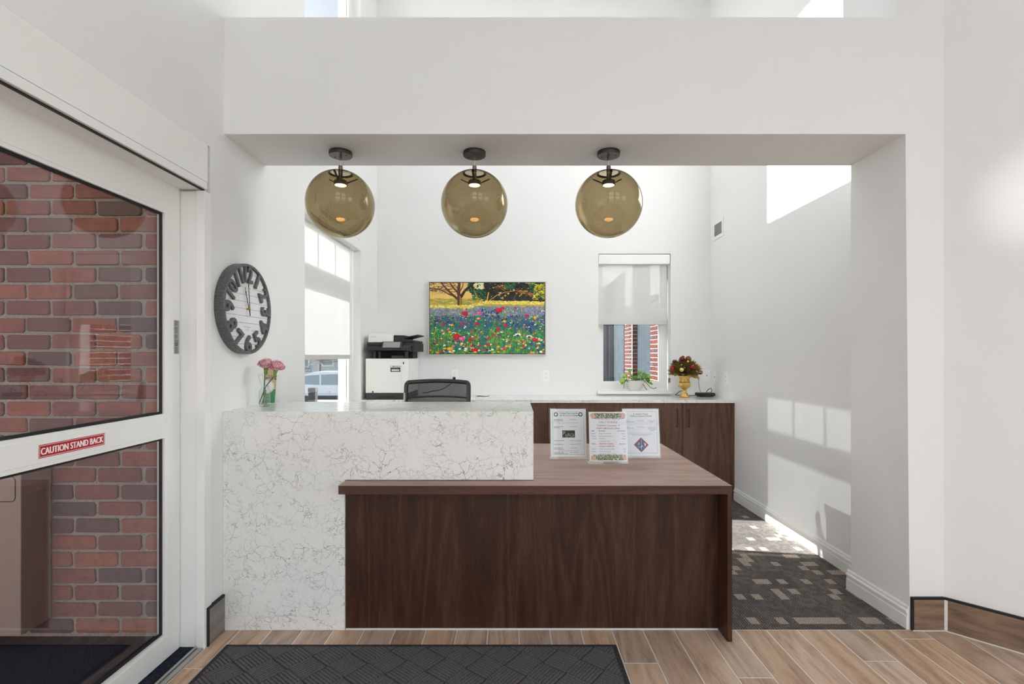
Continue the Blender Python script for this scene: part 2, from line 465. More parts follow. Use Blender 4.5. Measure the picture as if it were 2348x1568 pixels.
GROUT = pbr('pale_grout', 'e6e2dc', 0.8)

def m_carpet():
    t = NT('charcoal_pattern_carpet'); v = t.coords()
    sp = t.add('ShaderNodeSeparateXYZ'); t.link(v, sp.inputs[0])
    X, Y = sp.outputs[0], sp.outputs[1]
    def cell(sx, sy, seed):
        cb = t.add('ShaderNodeCombineXYZ')
        t.link(t.math('FLOOR', t.math('MULTIPLY', X, sx)), cb.inputs[0]); t.link(t.math('FLOOR', t.math('MULTIPLY', Y, sy)), cb.inputs[1])
        cb.inputs[2].default_value = seed
        wn_ = t.add('ShaderNodeTexWhiteNoise'); t.link(cb.outputs[0], wn_.inputs[0]); return wn_.outputs['Value']
    line = t.math('PINGPONG', t.math('MULTIPLY', X, 75), 0.5)            # lengthwise yarn lines
    lf = t.ramp(line, [(0.10, 0.0), (0.3, 1.0)])
    rows = cell(0.001, 16, 3.0); blocks = cell(21, 16, 5.0); wide = cell(6, 4.5, 9.0)
    pale_blocks = t.math('MULTIPLY', t.math('GREATER_THAN', rows, 0.42), t.math('GREATER_THAN', blocks, 0.72))  # pale blocks of the carpet pattern
    dash = t.math('GREATER_THAN', cell(40, 34, 2.0), 0.55)
    base = t.mix(t.ramp(wide, [(0.2, 0.0), (0.8, 1.0)]), '8c8786', 'aaa29c')
    base = t.mix(t.math('MULTIPLY', lf, 0.75), '5a5859', base)
    base = t.mix(t.math('MULTIPLY', dash, 0.45), base, '5f5b5b')
    base = t.mix(t.math('MULTIPLY', pale_blocks, 0.7), base, 'd6cec5')
    sp2 = t.noise(v, 260, 3, 0.7)
    base = t.mix(0.9, base, t.ramp(sp2.outputs[0], [(0.36, '3c3a3a'), (0.5, '8a8683'), (0.64, 'e6ded4')]), 'OVERLAY')
    t.link(base, t.b.inputs['Base Color']); t.b.inputs['Roughness'].default_value = 0.95
    t.b.inputs['Specular IOR Level'].default_value = 0.1
    t.bump(sp2.outputs[0], 0.7, 0.004); return t.m
CARPET = m_carpet()

def m_speckle(name, a, b, scale=500, bump=0.6):
    t = NT(name); n = t.noise(t.coords(), scale, 3, 0.7)
    t.link(t.ramp(n.outputs[0], [(0.36, a), (0.68, b)]), t.b.inputs['Base Color'])
    t.b.inputs['Roughness'].default_value = 0.95; t.b.inputs['Specular IOR Level'].default_value = 0.1
    t.bump(n.outputs[0], bump, 0.003); return t.m
MATGREY = m_speckle('charcoal_mat_pile', '403e40', '868485', 420)
MATEDGE = m_speckle('charcoal_mat_border', '2e2d2e', '565455', 300)
VESTCARPET = m_speckle('blue_black_entry_carpet', '10121a', '3c4352', 200)

def m_brick(name, stops, sat=1.0):
    t = NT(name); v = t.coords(); oi = t.add('ShaderNodeObjectInfo')
    c = t.ramp(oi.outputs['Random'], stops)
    o2 = t.add('ShaderNodeVectorMath', operation='MULTIPLY_ADD'); cmb = t.add('ShaderNodeCombineXYZ')
    for i in range(3): t.link(oi.outputs['Random'], cmb.inputs[i])
    o2.inputs[1].default_value = (31, 17, 43); t.link(cmb.outputs[0], o2.inputs[0]); t.link(v, o2.inputs[2])
    n = t.noise(o2.outputs[0], 28, 5, 0.65)
    c = t.mix(t.ramp(n.outputs[0], [(0.35, 0.0), (0.75, 0.55)]), c, '4e3a3a')
    n2 = t.noise(o2.outputs[0], 190, 3, 0.6)
    t.link(c, t.b.inputs['Base Color']); t.b.inputs['Roughness'].default_value = 0.88
    t.bump(n2.outputs[0], 0.32, 0.002); return t.m
BRICK = m_brick('red_brown_brick', [(0.0, '5f5150'), (0.14, '77524f'), (0.4, '8a5750'), (0.7, '9b5f50'), (1.0, 'a36a55')])
BRICKX = m_brick('weathered_red_brick', [(0.0, '6f686b'), (0.12, '6d4a46'), (0.4, '80473b'), (0.7, '8c4a38'), (1.0, '744842')])
MORTARX = m_speckle('pale_mortar', 'cfcac2', 'e4e0d8', 160, 0.6)
MORTAR = m_speckle('sandy_mortar', '8b847b', 'b3aca1', 160, 0.9)

# ------------------------------------------------------------ room shell
XL, YF, YB, XR = -1.41, 2.45, 5.22, 2.06           # left wall, beam face, alcove back wall, alcove right wall
HT = 5.6
fl = MB().box(-1.6, 4.3, -4.7, YF, -0.12, -0.0012).build('floor', GROUT); struct(fl, 'floor of wood-look plank tiles with pale grout lines', 'floor')
PW, X0 = 0.1507, 0.032
joints = {3: 2.183, -10: 2.146, 6: 2.085, 10: 2.197, 12: 2.369, -9: 1.85, 4: 1.95, 5: 1.8, 7: 1.9, 8: 1.75, 9: 1.99, 11: 2.02, 13: 2.0, 14: 1.7}
pm = {}
def plank_mesh(L, W=PW - 0.0035):
    key = (round(L, 3), round(W, 3))
    if key not in pm:
        b = MB(); c = 0.0008; h = 0.006
        b.add([(-W/2, 0, -h), (W/2, 0, -h), (W/2, L, -h), (-W/2, L, -h), (-W/2, 0, -c), (W/2, 0, -c), (W/2, L, -c), (-W/2, L, -c),
               (-W/2+c, c, 0), (W/2-c, c, 0), (W/2-c, L-c, 0), (-W/2+c, L-c, 0)],
              [(0, 1, 5, 4), (1, 2, 6, 5), (2, 3, 7, 6), (3, 0, 4, 7), (4, 5, 9, 8), (5, 6, 10, 9), (6, 7, 11, 10), (7, 4, 8, 11), (8, 9, 10, 11)])
        o = b.build('plank', PLANK); pm[key] = o.data; bpy.data.objects.remove(o)
    return pm[key]
for k in range(-10, 19):
    xa, xb = X0 + k * PW, X0 + (k + 1) * PW
    xa = max(xa, XL + 0.002); wd = xb - xa - 0.0055
    y1 = YF - 0.002; yj = joints.get(k, 2.1 - ((k * 0.31) % 0.6))
    while y1 > -1.2:
        y0 = max(yj, -1.3); L = y1 - y0 - 0.0050
        o = bpy.data.objects.new('plank', plank_mesh(L, wd)); COL.objects.link(o)
        o.parent = fl; o.location = ((xa + xb) / 2, y0 + 0.0017, 0)
        y1 = y0; yj = y0 - 0.9
MB().box(-1.6, 4.3, -4.6, -1.31, -0.0010, 0.0).build('plank_field', PLANK, fl)
fc = MB().box(-1.6, 2.3, YF, 5.42, -0.12, 0.0).build('floor_carpet', CARPET); struct(fc, 'charcoal patterned carpet behind the reception desk', 'carpet')
ce = MB().box(-1.6, 4.3, -4.7, 5.42, HT, HT + 0.2).build('ceiling', WALL); struct(ce, 'white ceiling high above the lobby', 'ceiling')

WY0, WY1 = 3.406, 4.66
wl_ = slab(-1.62, XL, -4.7, 5.42, 0, HT, 'x', [(-1.2, 2.34, 0, 2.31), (WY0, WY1, 0.85, 2.40), (WY0, WY1, 3.62, 5.2)]).build('wall_left', WALL)
struct(wl_, 'white left wall with the sliding door, clock and tall window', 'wall')
wb_ = slab(XL, XR, YB, 5.42, 0, HT, 'y', [(0.894, 1.648, 0.935, 2.395)]).build('wall_back', WALL)
struct(wb_, 'white back wall of the office alcove', 'wall')
wr_ = MB().box(XR, XR + 0.2, 2.86, 5.42, 0, HT).build('wall_right', WALL); struct(wr_, 'white right wall of the alcove with sunlight on it', 'wall')
# beam and jamb between lobby and alcove; the jamb leans a hair, as in the photograph
wf_ = slab(XL, 2.106, YF, 2.86, 0, HT, 'y', [(XL, 1.93, 0, 2.42), (XL, 1.885, 2.99, HT)])
wf_.v = [(x + ((0.011 - 0.021 * z / 2.42) if abs(x - 1.93) < 1e-6 and y < YF + .01 and z <= 2.42 else 0), y, z) for x, y, z in wf_.v]
wf_ = wf_.build('wall_front', WALL); struct(wf_, 'white beam and jamb that frame the reception opening', 'wall')
so_ = MB().box(XL, 1.92, YF + 0.003, 2.857, 2.4195, 2.4203).build('soffit', SOFFIT, wf_)
d45 = Vector((1, -1, 0)).normalized(); n45 = Vector((1, 1, 0)).normalized()
pA = Vector((2.106, YF, 0)); pB = pA + d45 * 2.75
wd_ = MB().prism([pA, pB, pB + n45 * 0.2, pA + n45 * 0.2], (0, 0, 0), (0, 0, HT)).build('wall_diagonal', WALL); struct(wd_, 'white angled wall to the right of the opening', 'wall')
we_ = slab(4.05, 4.25, -4.7, 0.6, 0, HT, 'x', [(-2.8, -0.8, 0.5, 3.3)]).build('wall_east', WALL); struct(we_)
wz_ = slab(-1.62, 4.25, -4.7, -4.5, 0, HT, 'y', [(-0.7, 1.3, 0.5, 3.3), (1.9, 3.9, 0.5, 3.3), (-0.7, 1.3, 3.6, 5.2), (1.9, 3.9, 3.6, 5.2)]).build('wall_rear', WALL); struct(wz_)
for i, (x0, x1, z0, z1) in enumerate([(-0.7, 1.3, 0.5, 3.3), (1.9, 3.9, 0.5, 3.3), (-0.7, 1.3, 3.6, 5.2), (1.9, 3.9, 3.6, 5.2)]):
    b = MB()
    for q in (x0, (x0 + x1) / 2 - .03, x1 - .06): b.box(q, q + .06, -4.58, -4.52, z0, z1)
    for q in (z0, z0 + (z1 - z0) * .62, z1 - .06): b.box(x0 + .06, x1 - .06, -4.57, -4.53, q, q + .06)
    o = b.build('window_%d' % (i + 5), WHITE); struct(o)

# moulded baseboards in the alcove
def moulding(name, p0, p1, n, label):
    prof = [(0, 0), (0.014, 0), (0.014, 0.062), (0.011, 0.066), (0.011, 0.078), (0.016, 0.082), (0.016, 0.090), (0.009, 0.098), (0.009, 0.106), (0.005, 0.112), (0, 0.114)]
    p0, p1, n = Vector(p0), Vector(p1), Vector(n); pts = [p0 + n * a + Vector((0, 0, z)) for a, z in prof]
    o = MB().prism(pts, (0, 0, 0), p1 - p0).build(name, WHITE); return struct(o, label, 'baseboard')
moulding('baseboard_right', (XR, 4.64, 0), (XR, 2.876, 0), (-1, 0, 0), 'white moulded baseboard along the alcove right wall')
moulding('baseboard_jamb', (1.926, 2.874, 0), (1.939, YF, 0), (-1, 0, 0), 'white moulded baseboard on the opening jamb')
moulding('baseboard_return', (1.926, 2.86, 0), (XR - 0.014, 2.86, 0), (0, 1, 0), 'short white baseboard behind the jamb')

# wood-look tile bases in the lobby
bl_ = struct_root('baseboard_left', (XL, 2.36, 0), 'grey wood-look tile base beside the sliding door', 'baseboard')
MB().bbox(XL, XL + 0.012, 2.315, YF - 0.012, 0.004, 0.166, 0.001).build('tile', TILEG, bl_)
MB().box(XL, XL + 0.0125, 2.303, 2.315, 0, 0.178).box(XL, XL + 0.0125, 2.315, YF - 0.012, 0.167, 0.178).build('edge_trim', BLACK, bl_)
bd_ = struct_root('baseboard_diagonal', tuple(pA), 'brown wood-look tile base along the angled right wall', 'baseboard')
MB().bbox(1.953, 2.100, YF - 0.012, YF, 0.004, 0.150, 0.001).build('tile', TILEB, bd_)
MB().box(1.943, 1.953, YF - 0.0125, YF, 0, 0.161).box(1.953, 2.104, YF - 0.0125, YF, 0.1505, 0.161).build('edge_trim', BLACK, bd_)
s45 = -n45
tl = 0.92
for i in range(3):
    o = MB().box(0, tl - 0.006, -0.012, 0, 0.004, 0.150).build('tile', TILEB, bd_, local=True)
    o.location = d45 * (0.016 + i * tl); o.rotation_euler = (0, 0, -PI / 4)
a, b = pA + d45 * 0.004, pA + d45 * 2.7
MB().prism([a, b, b + s45 * 0.0125, a + s45 * 0.0125], (0, 0, 0.1505), (0, 0, 0.161)).build('edge_trim', BLACK, bd_)
MB().prism([a - d45 * .004, a + d45 * .012, a + d45 * .012 + s45 * 0.013, a - d45 * .004 + s45 * 0.013], (0, 0, 0), (0, 0, 0.150)).build('grout_joint', GROUT, bd_)

c, d = pA + d45 * 0.003 + s45 * 0.012, pA + d45 * 2.7 + s45 * 0.012
MB().prism([c, d, d + s45 * 0.007, c + s45 * 0.007], (0, 0, 0.0004), (0, 0, 0.004)).build('grout_joint', GROUT, bd_)
MB().box(1.945, 2.104, YF - 0.017, YF - 0.0126, 0.0004, 0.004).build('grout_joint', GROUT, bd_)

# ------------------------------------------------------------ door_1: automatic sliding door on the left wall
dr = struct_root('door_1', (-1.536, 1.6, 0), 'white framed automatic sliding glass door with red caution sticker', 'door')
XD = -1.517                                          # inner face of the leaf
def ring(y0, y1, z0, z1, wdt, x0, x1):
    return MB().box(x0, x1, y0, y0 + wdt, z0, z1).box(x0, x1, y1 - wdt, y1, z0, z1).box(x0, x1, y0 + wdt, y1 - wdt, z0, z0 + wdt).box(x0, x1, y0 + wdt, y1 - wdt, z1 - wdt, z1)
for (y0, y1) in ((0.86, 2.286), (-0.6, 0.855)):
    MB().bbox(XD - 0.045, XD, y1 - 0.082, y1, 0.008, 2.13, 0.002).build('stile', FRAMEW, dr)
    MB().bbox(XD - 0.045, XD, y0, y0 + 0.082, 0.008, 2.13, 0.002).build('stile', FRAMEW, dr)
    for z0, z1, nm in ((1.975, 2.13, 'top_rail'), (0.992, 1.07, 'middle_rail'), (0.008, 0.105, 'bottom_rail')):
        MB().bbox(XD - 0.044, XD - 0.0005, y0 + 0.082, y1 - 0.082, z0, z1, 0.002).build(nm, FRAMEW, dr)
    for z0, z1 in ((1.07, 1.975), (0.105, 0.992)):
        ring(y0 + 0.082, y1 - 0.082, z0, z1, 0.014, XD - 0.012, XD - 0.002).build('glazing_bead', FRAMEW, dr)
        ring(y0 + 0.084, y1 - 0.084, z0 + .002, z1 - .002, 0.022, XD - 0.020, XD - 0.0125).build('gasket', BLACK, dr)
        MB().box(XD - 0.026, XD - 0.0205, y0 + 0.083, y1 - 0.083, z0 + .001, z1 - .001).build('glass_pane', DOORGLASS, dr)
MB().bbox(-1.60, -1.442, 2.298, 2.34, 0, 2.09, 0.002).build('jamb', FRAMEW, dr)
MB().bbox(-1.442, XL + 0.006, 2.286, 2.34, 0, 2.09, 0.002).build('casing', FRAMEW, dr)
MB().bbox(-1.62, XL + 0.011, -1.2, 2.300, 2.098, 2.131, 0.002).build('header_lip', FRAMEW, dr)
MB().bbox(-1.62, XL + 0.002, -1.2, 2.318, 2.138, 2.3085, 0.001).build('header_cover', FRAMEW, dr)
MB().box(-1.425, XL - 0.002, -1.2, 2.30, 2.0945, 2.098).build('header_gap_strip', BLACK, dr)  # black strip standing in for the shaded gap under the header
MB().box(-1.62, -1.445, -1.2, 2.298, 0.0, 0.003).build('threshold_carpet', VESTCARPET, dr)
MB().bbox(-1.448, -1.436, -1.2, 2.29, 0, 0.012, 0.001).bbox(-1.434, XL, -1.2, 2.29, 0, 0.006, 0.001).build('floor_track', ALU, dr)
# caution sticker (print) and grey rating label
cv = Canvas(520, 94, 'b3121c')
cv.rect(0, 0, 520, 94, 'f2f0ef'); cv.rect(4, 4, 516, 90, 'b5121b'); cv.rect(9, 9, 511, 85, 'f2f0ef'); cv.rect(12, 12, 508, 82, 'b5121b')
cv.text(260, 69, 62, 'CAUTION STAND BACK', 'f6f4f3', 'c', 0.715, 2.6)
print_panel('warning_sticker', cv.material('caution_sticker_print', 0.4), (XD + 0.0012, 1.603, 1.006), (0, 0.263, 0), (0, 0, 0.047), 0.001, dr, 'red caution stand back sticker')
cv = Canvas(60, 380, 'a9a9a6')
for y in range(8, 370, 7):
    if y in (64, 71, 148, 155, 204, 211, 295): continue
    cv.rect(8, y, 8 + random.randint(26, 46), y + 3, '3f3f3f')
cv.rect(18, 255, 40, 285, '303030'); cv.rect(24, 262, 34, 278, 'a9a9a6')
print_panel('rating_label', cv.material('rating_label_print', 0.5), (XD + 0.0012, 2.247, 1.345), (0, 0.034, 0), (0, 0, 0.152), 0.001, dr, 'grey rating label')

# ------------------------------------------------------------ vestibule behind the door
YV = 2.385
vf = MB().box(-3.7, -1.62, -2.2, YV + 0.2, -0.12, 0.0).build('floor_vestibule', VESTCARPET); struct(vf, 'dark entry carpet in the vestibule', 'carpet')
vc = MB().box(-3.9, -1.62, -1.3, YV + 0.2, 2.75, 2.9).build('ceiling_vestibule', WALL); struct(vc, 'white vestibule ceiling', 'ceiling')
vl = MB().box(-3.9, -3.7, -1.3, YV + 0.2, 0, 2.75).build('wall_vestibule_sunblock', WALL); struct(vl)  # unseen wall, added to keep the sun out of vestibule and lobby
vw = MB().box(-3.7, -1.625, YV + 0.006, YV + 0.2, 0, 2.75).build('wall_vestibule', MORTAR); struct(vw, 'brown brick wall seen through the sliding door', 'wall')
def brick_meshes(L, H, D, mat, n=5, axis='y'):
    """front face towards -Y (axis y) or -X (axis x), corners knocked off unevenly"""
    res = []
    for i in range(n):
        c = lambda: random.uniform(0.004, 0.012); j = lambda: random.uniform(-0.002, 0.002)
        q = [c() for _ in range(4)]
        out = [(-L/2 + q[0], -H/2 + j()), (L/2 - q[1], -H/2 + j()), (L/2 + j(), -H/2 + q[1]), (L/2 + j(), H/2 - q[2]), (L/2 - q[2], H/2 + j()), (-L/2 + q[3], H/2 + j()), (-L/2 + j(), H/2 - q[3]), (-L/2 + j(), -H/2 + q[0])]
        inn = [(x * 0.965, z * 0.91) for x, z in out]
        P = lambda x, d, z: (x, d, z) if axis == 'y' else (d, -x, z)
        vs = [P(x, D, z) for x, z in out] + [P(x, 0.003, z) for x, z in out] + [P(x, 0, z) for x, z in inn]
        fs = [(k, (k + 1) % 8, 8 + (k + 1) % 8, 8 + k) for k in range(8)] + [(8 + k, 8 + (k + 1) % 8, 16 + (k + 1) % 8, 16 + k) for k in range(8)] + [tuple(range(16, 24))]
        o = MB().add(vs, fs).build('brick', mat); res.append(o.data); bpy.data.objects.remove(o)
    return res
bms = brick_meshes(0.203, 0.066, 0.014, BRICK)
half = brick_meshes(0.095, 0.066, 0.014, BRICK, 2)
CH, CL = 0.0795, 0.218
for r in range(32):
    z = 0.012 + CH * (r + 0.5)
    if z > 2.5: break
    xs = -1.645 - (CL / 2 if r % 2 else 0) - random.uniform(0, 0.02)
    if r % 2:
        o = bpy.data.objects.new('brick', random.choice(half)); COL.objects.link(o); o.parent = vw
        o.location = (-1.70 + 0.004, YV - 0.004, z)
        xs = -1.758
    for k in range(6):
        x = xs - CL * (k + 0.5)
        o = bpy.data.objects.new('brick', random.choice(bms)); COL.objects.link(o); o.parent = vw
        o.location = (x, YV - 0.004 + random.uniform(-0.002, 0.002), z + random.uniform(-0.002, 0.002)); o.rotation_euler = (0, random.uniform(-0.008, 0.008), 0)
area('vestibule_daylight', (-2.6, -1.1, 1.5), (0, 1, -0.05), 1.9, 2.0, 12, (0.95, 0.98, 1.0))
# heater cabinet hung on the brick wall
BEIGE = pbr('beige_enamel', '9c8d80', 0.45, grain=0.05)
hc = thing('wall_heater', 'beige metal heater cabinet against the brick wall behind the door', 'heater', (-2.6, 2.30, 0.094))
MB().bbox(-3.1, -2.185, 2.229, 2.376, 0.094, 0.93, 0.004).build('cabinet', BEIGE, hc)
GREYB = pbr('grey_beige_enamel', '8a7e74', 0.5)
rr = MB(); y = 2.2285
rr.tube([at(x_, y_, y) for x_, y_ in ((-60, 1092), (26, 1092), (33, 1096), (35, 1103), (35, 1141), (32, 1148), (25, 1150), (-60, 1150))], 0.0022, 6)
rr.build('access_flap_groove', pbr('groove_shadow_paint', '4a423c', 0.6), hc)

# ------------------------------------------------------------ windows
w1 = struct_root('window_1', (-1.51, 4.0, 0.85), 'tall white framed window in the alcove left wall', 'window')
GY0, GY1 = 3.45, 4.563
def frame_x(mb, y0, y1, z0, z1, x0, x1): return mb.box(x0, x1, y0, y1, z0, z1)
fr = MB()
for (y0, y1, z0, z1) in ((WY0, GY0, 0.85, 2.40), (GY1, WY1, 0.85, 2.40), (GY0, GY1, 0.85, 0.92), (GY0, GY1, 1.842, 2.011), (GY0, GY1, 2.287, 2.40)):
    fr.box(-1.545, -1.488, y0, y1, z0, z1)
fr.build('window_frame', WHITE, w1)
for k in (1, 2):
    y = GY0 + (GY1 - GY0) * k / 3
    MB().box(-1.525, -1.495, y - 0.011, y + 0.011, 2.011, 2.287).build('muntin', WHITE, w1)
MB().box(-1.513, -1.507, GY0, GY1, 0.92, 1.842).build('glass_pane', GLASS, w1)
for k in range(3):
    a, b = GY0 + (GY1 - GY0) * k / 3, GY0 + (GY1 - GY0) * (k + 1) / 3
    MB().box(-1.513, -1.507, a + 0.0115, b - 0.0115, 2.0115, 2.2865).build('glass_pane', GLASS, w1)
MB().bbox(-1.49, XL + 0.03, WY0 + .002, WY1 - .002, 0.852, 0.872, 0.003).build('sill', WHITE, w1)
w3 = struct_root('window_3', (-1.51, 4.0, 3.62), 'high window above the alcove left window', 'window')
fr = MB()
for (y0, y1, z0, z1) in ((WY0, GY0, 3.62, 5.2), (GY1, WY1, 3.62, 5.2), (GY0, GY1, 3.62, 3.685), (GY0, GY1, 5.06, 5.2)):
    fr.box(-1.545, -1.488, y0, y1, z0, z1)
fr.build('window_frame', WHITE, w3)
MB().box(-1.513, -1.507, GY0, GY1, 3.685, 5.06).build('glass_pane', GLASS, w3)

w2 = struct_root('window_2', (1.27, 5.38, 0.935), 'small white framed window above the back counter', 'window')
fr = MB()
for (x0, x1, z0, z1) in ((0.894, 0.959, 0.968, 2.395), (1.581, 1.648, 0.968, 2.395), (0.959, 1.581, 0.968, 1.045), (0.959, 1.581, 2.33, 2.395), (0.959, 1.581, 1.70, 1.78)):
    fr.box(x0, x1, 5.355, 5.415, z0, z1)
fr.build('window_frame', VINYL, w2)
sash = MB()
for (x0, x1, z0, z1) in ((0.959, 0.972, 1.045, 1.70), (1.566, 1.581, 1.045, 1.70), (0.972, 1.566, 1.045, 1.060), (0.972, 1.566, 1.688, 1.70)):
    sash.box(x0, x1, 5.362, 5.40, z0, z1)
sash.build('sash', VINYL, w2)
MB().box(0.972, 1.566, 5.380, 5.386, 1.060, 1.688).build('glass_pane', DIMGLASS, w2)
MB().box(0.959, 1.581, 5.380, 5.386, 1.78, 2.33).build('glass_pane', DIMGLASS, w2)
MB().bbox(0.880, 1.655, 5.175, 5.2195, 0.936, 0.968, 0.004).box(0.895, 1.647, 5.219, 5.354, 0.936, 0.968).build('sill', WHITE, w2)

def m_blind(tr):
    t = NT('roller_blind_fabric'); t.n.remove(t.b)
    d = t.add('ShaderNodeBsdfDiffuse'); d.inputs[0].default_value = lin('dededc')
    l = t.add('ShaderNodeBsdfTranslucent'); l.inputs[0].default_value = lin('dcdcda')
    p = t.add('ShaderNodeBsdfTransparent')
    m1 = t.add('ShaderNodeMixShader'); m1.inputs[0].default_value = 0.042; t.link(d.outputs[0], m1.inputs[1]); t.link(l.outputs[0], m1.inputs[2])
    m2 = t.add('ShaderNodeMixShader'); m2.inputs[0].default_value = tr; t.link(m1.outputs[0], m2.inputs[1]); t.link(p.outputs[0], m2.inputs[2])
    t.link(m2.outputs[0], t.out.inputs[0]); return t.m
BLIND = m_blind(0.020); BLIND2 = m_blind(0.12)
HEM = pbr('blind_hem', 'cfcfcd', 0.7)
b1 = thing('roller_blind', 'white roller blind half lowered in the tall left window', 'blind', (-1.478, 4.0, 1.306), 'roller blinds')
MB().bbox(-1.483, XL + 0.002, WY0 + .004, WY1 - .004, 2.31, 2.397, 0.002).build('valance', WHITE, b1)
MB().add([(-1.478, GY0 - .02, 1.342), (-1.478, 4.56, 1.342), (-1.478, 4.56, 2.31), (-1.478, GY0 - .02, 2.31)], [(0, 1, 2, 3)]).build('fabric', BLIND, b1)
MB().bbox(-1.482, -1.474, GY0 - .02, 4.56, 1.306, 1.343, 0.002).build('hem_bar', HEM, b1)
MB().tube([(-1.462, 4.60, 2.31), (-1.462, 4.602, 1.2)], 0.0035, 6).build('side_chain', WHITE, b1)
b2 = thing('roller_blind', 'grey roller blind half lowered in the small back window', 'blind', (1.26, 5.30, 1.65), 'roller blinds')
zt, zb = at(0, 605, 5.22).z, at(0, 744, 5.28).z
MB().bbox(0.898, 1.640, 5.222, 5.30, zt, 2.388, 0.002).build('valance', WHITE, b2)
MB().add([(0.900, 5.279, zb + 0.045), (1.622, 5.279, zb + 0.045), (1.622, 5.279, zt), (0.900, 5.279, zt)], [(0, 1, 2, 3)]).build('fabric', BLIND2, b2)
MB().bbox(0.900, 1.622, 5.275, 5.284, zb, zb + 0.046, 0.002).build('hem_bar', HEM, b2)
MB().tube([(1.6365, 5.26, zt), (1.6368, 5.255, 1.2), (1.6366, 5.25, 1.08)], 0.003, 6).build('side_chain', WHITE, b2)
MB().bbox(1.632, 1.644, 5.235, 5.255, 1.05, 1.10, 0.003).build('chain_tensioner', NICKEL, b2)

# ------------------------------------------------------------ outside the left window: ground, car, bollard, house, tree
gr = MB().box(-90, 60, 6.2, 120, -1.5, -0.9).box(-90, -6, -40, 6.2, -1.5, -0.9).build('ground', pbr('pale_pavement', '9a9894', 0.9, var=0.15, gscale=2)); struct(gr, 'pale pavement outside', 'ground')
CARP = pbr('silver_white_car_paint', '98a0b0', 0.25, 0.1); CARG = pbr('car_glass_dark', '3e5a6c', 0.1, 0.0, 0.8)
cy = 22.0
car = thing('car', 'white parked car beyond the tall left window', 'car', (-8.45, cy + 0.9, -0.9))
side = [(-2.2, .30), (2.15, .30), (2.2, .75), (1.25, .95), (0.75, 1.38), (0.3, 1.50), (-0.9, 1.50), (-1.6, 1.38), (-2.15, 1.0), (-2.25, .7)]
cx0 = -8.45
MB().prism([(cx0 - x, cy, -0.9 + z) for x, z in side], (0, 0, 0), (0, 1.75, 0)).build('body', CARP, car, smooth=True)
for nm, pts in (('side_window', [(1.05, .98), (0.68, 1.32), (0.02, 1.38), (0.02, .93)]), ('side_window', [(-0.06, .93), (-0.06, 1.39), (-0.8, 1.4), (-0.85, .93)]), ('rear_window', [(-0.93, .93), (-0.9, 1.39), (-1.45, 1.32), (-1.75, 1.0)])):
    MB().prism([(cx0 - x, cy - 0.008, -0.9 + z) for x, z in pts], (0, 0, 0), (0, 0.02, 0)).build(nm, CARG, car)
MB().bbox(cx0 - 2.0, cx0 + 2.1, cy - 0.015, cy + 0.02, -0.62, -0.44, 0.01).build('sill_trim', PLASTK, car)
for x in (-1.35, 1.35):
    for q in (0.02, 1.55):
        MB().lathe([(0.33, 0), (0.33, 0.2), (0.2, 0.21), (0.2, 0)], (cx0 - x, cy + q, -0.57), 24, M=Matrix.Rotation(-PI / 2, 4, 'X')).build('wheel', BLACK, car)
for x in (-0.35, 0.75):
    MB().bbox(cx0 - x - .1, cx0 - x + .1, cy - 0.02, cy + 0.005, -0.06, -0.035, 0.005).build('door_handle', ALU, car)
bo = thing('bollard_light', 'dark bollard with pale top in front of the car', 'bollard', (-3.42, 8.6, -0.9))
MB().bbox(-3.48, -3.36, 8.54, 8.66, -0.9, 0.70, 0.008).build('post', PLASTK, bo)
MB().bbox(-3.485, -3.355, 8.535, 8.665, 0.705, 0.78, 0.008).build('cap', PLASTK, bo)
STUC = pbr('blue_grey_stucco', '8e9aa3', 0.85, var=0.12, gscale=6)
hb = thing('house', 'blue grey house far behind the parked car', 'house', (-24, 56, -0.9))
MB().box(-40, -8, 54, 64, -0.9, 6.5).build('wall', STUC, hb)
MB().prism([(-41, 53, 6.5), (-7, 53, 6.5), (-7, 65, 6.5), (-41, 65, 6.5)], (0, 0, 0), (0, 0, 0.6)).build('roof', pbr('dark_shingle', '5b5d60', 0.9), hb)
for (x, z) in ((-22.6, 0.0), (-20.0, 0.1), (-17.6, 0.0), (-25.5, 0.1)):
    f_ = MB().box(x - .8, x + .8, 53.9, 54.0, z, z + 1.9).build('window', pbr('pale_trim', 'aab2b9', 0.6), hb)
    MB().box(x - .62, x + .62, 53.86, 53.9, z + .18, z + 1.72).build('pane', CARG, f_)
MB().box(-24.2, -23.0, 53.85, 54.0, -0.9, 1.6).build('porch_door', pbr('slate_blue_paint', '54626f', 0.7), hb)
BARK = pbr('grey_bark', '4d4443', 0.9)
tr_ = thing('tree', 'bare branched tree between the car and the house', 'tree', (-16.6, 43, -0.9))
MB().tube([(-16.6, 43, -0.9), (-16.5, 43, 0.5), (-16.55, 43.1, 2.0)], [.14, .11, .08], 7).build('trunk', BARK, tr_)
br = MB()
for i in range(70):
    p = Vector((-16.5, 43, random.uniform(0.7, 2.0))); d = Vector((random.uniform(-1, 1), random.uniform(-.6, .6), random.uniform(-.25, .8))).normalized()
    pts = [p]
    for k in range(4):
        d = (d + Vector((random.uniform(-.5, .5), random.uniform(-.4, .4), random.uniform(-.4, .4)))).normalized(); pts.append(pts[-1] + d * 0.55)
    br.tube(pts, [.035, .028, .02, .015, .008], 4)
br.build('twigs', BARK, tr_, stuff=True)

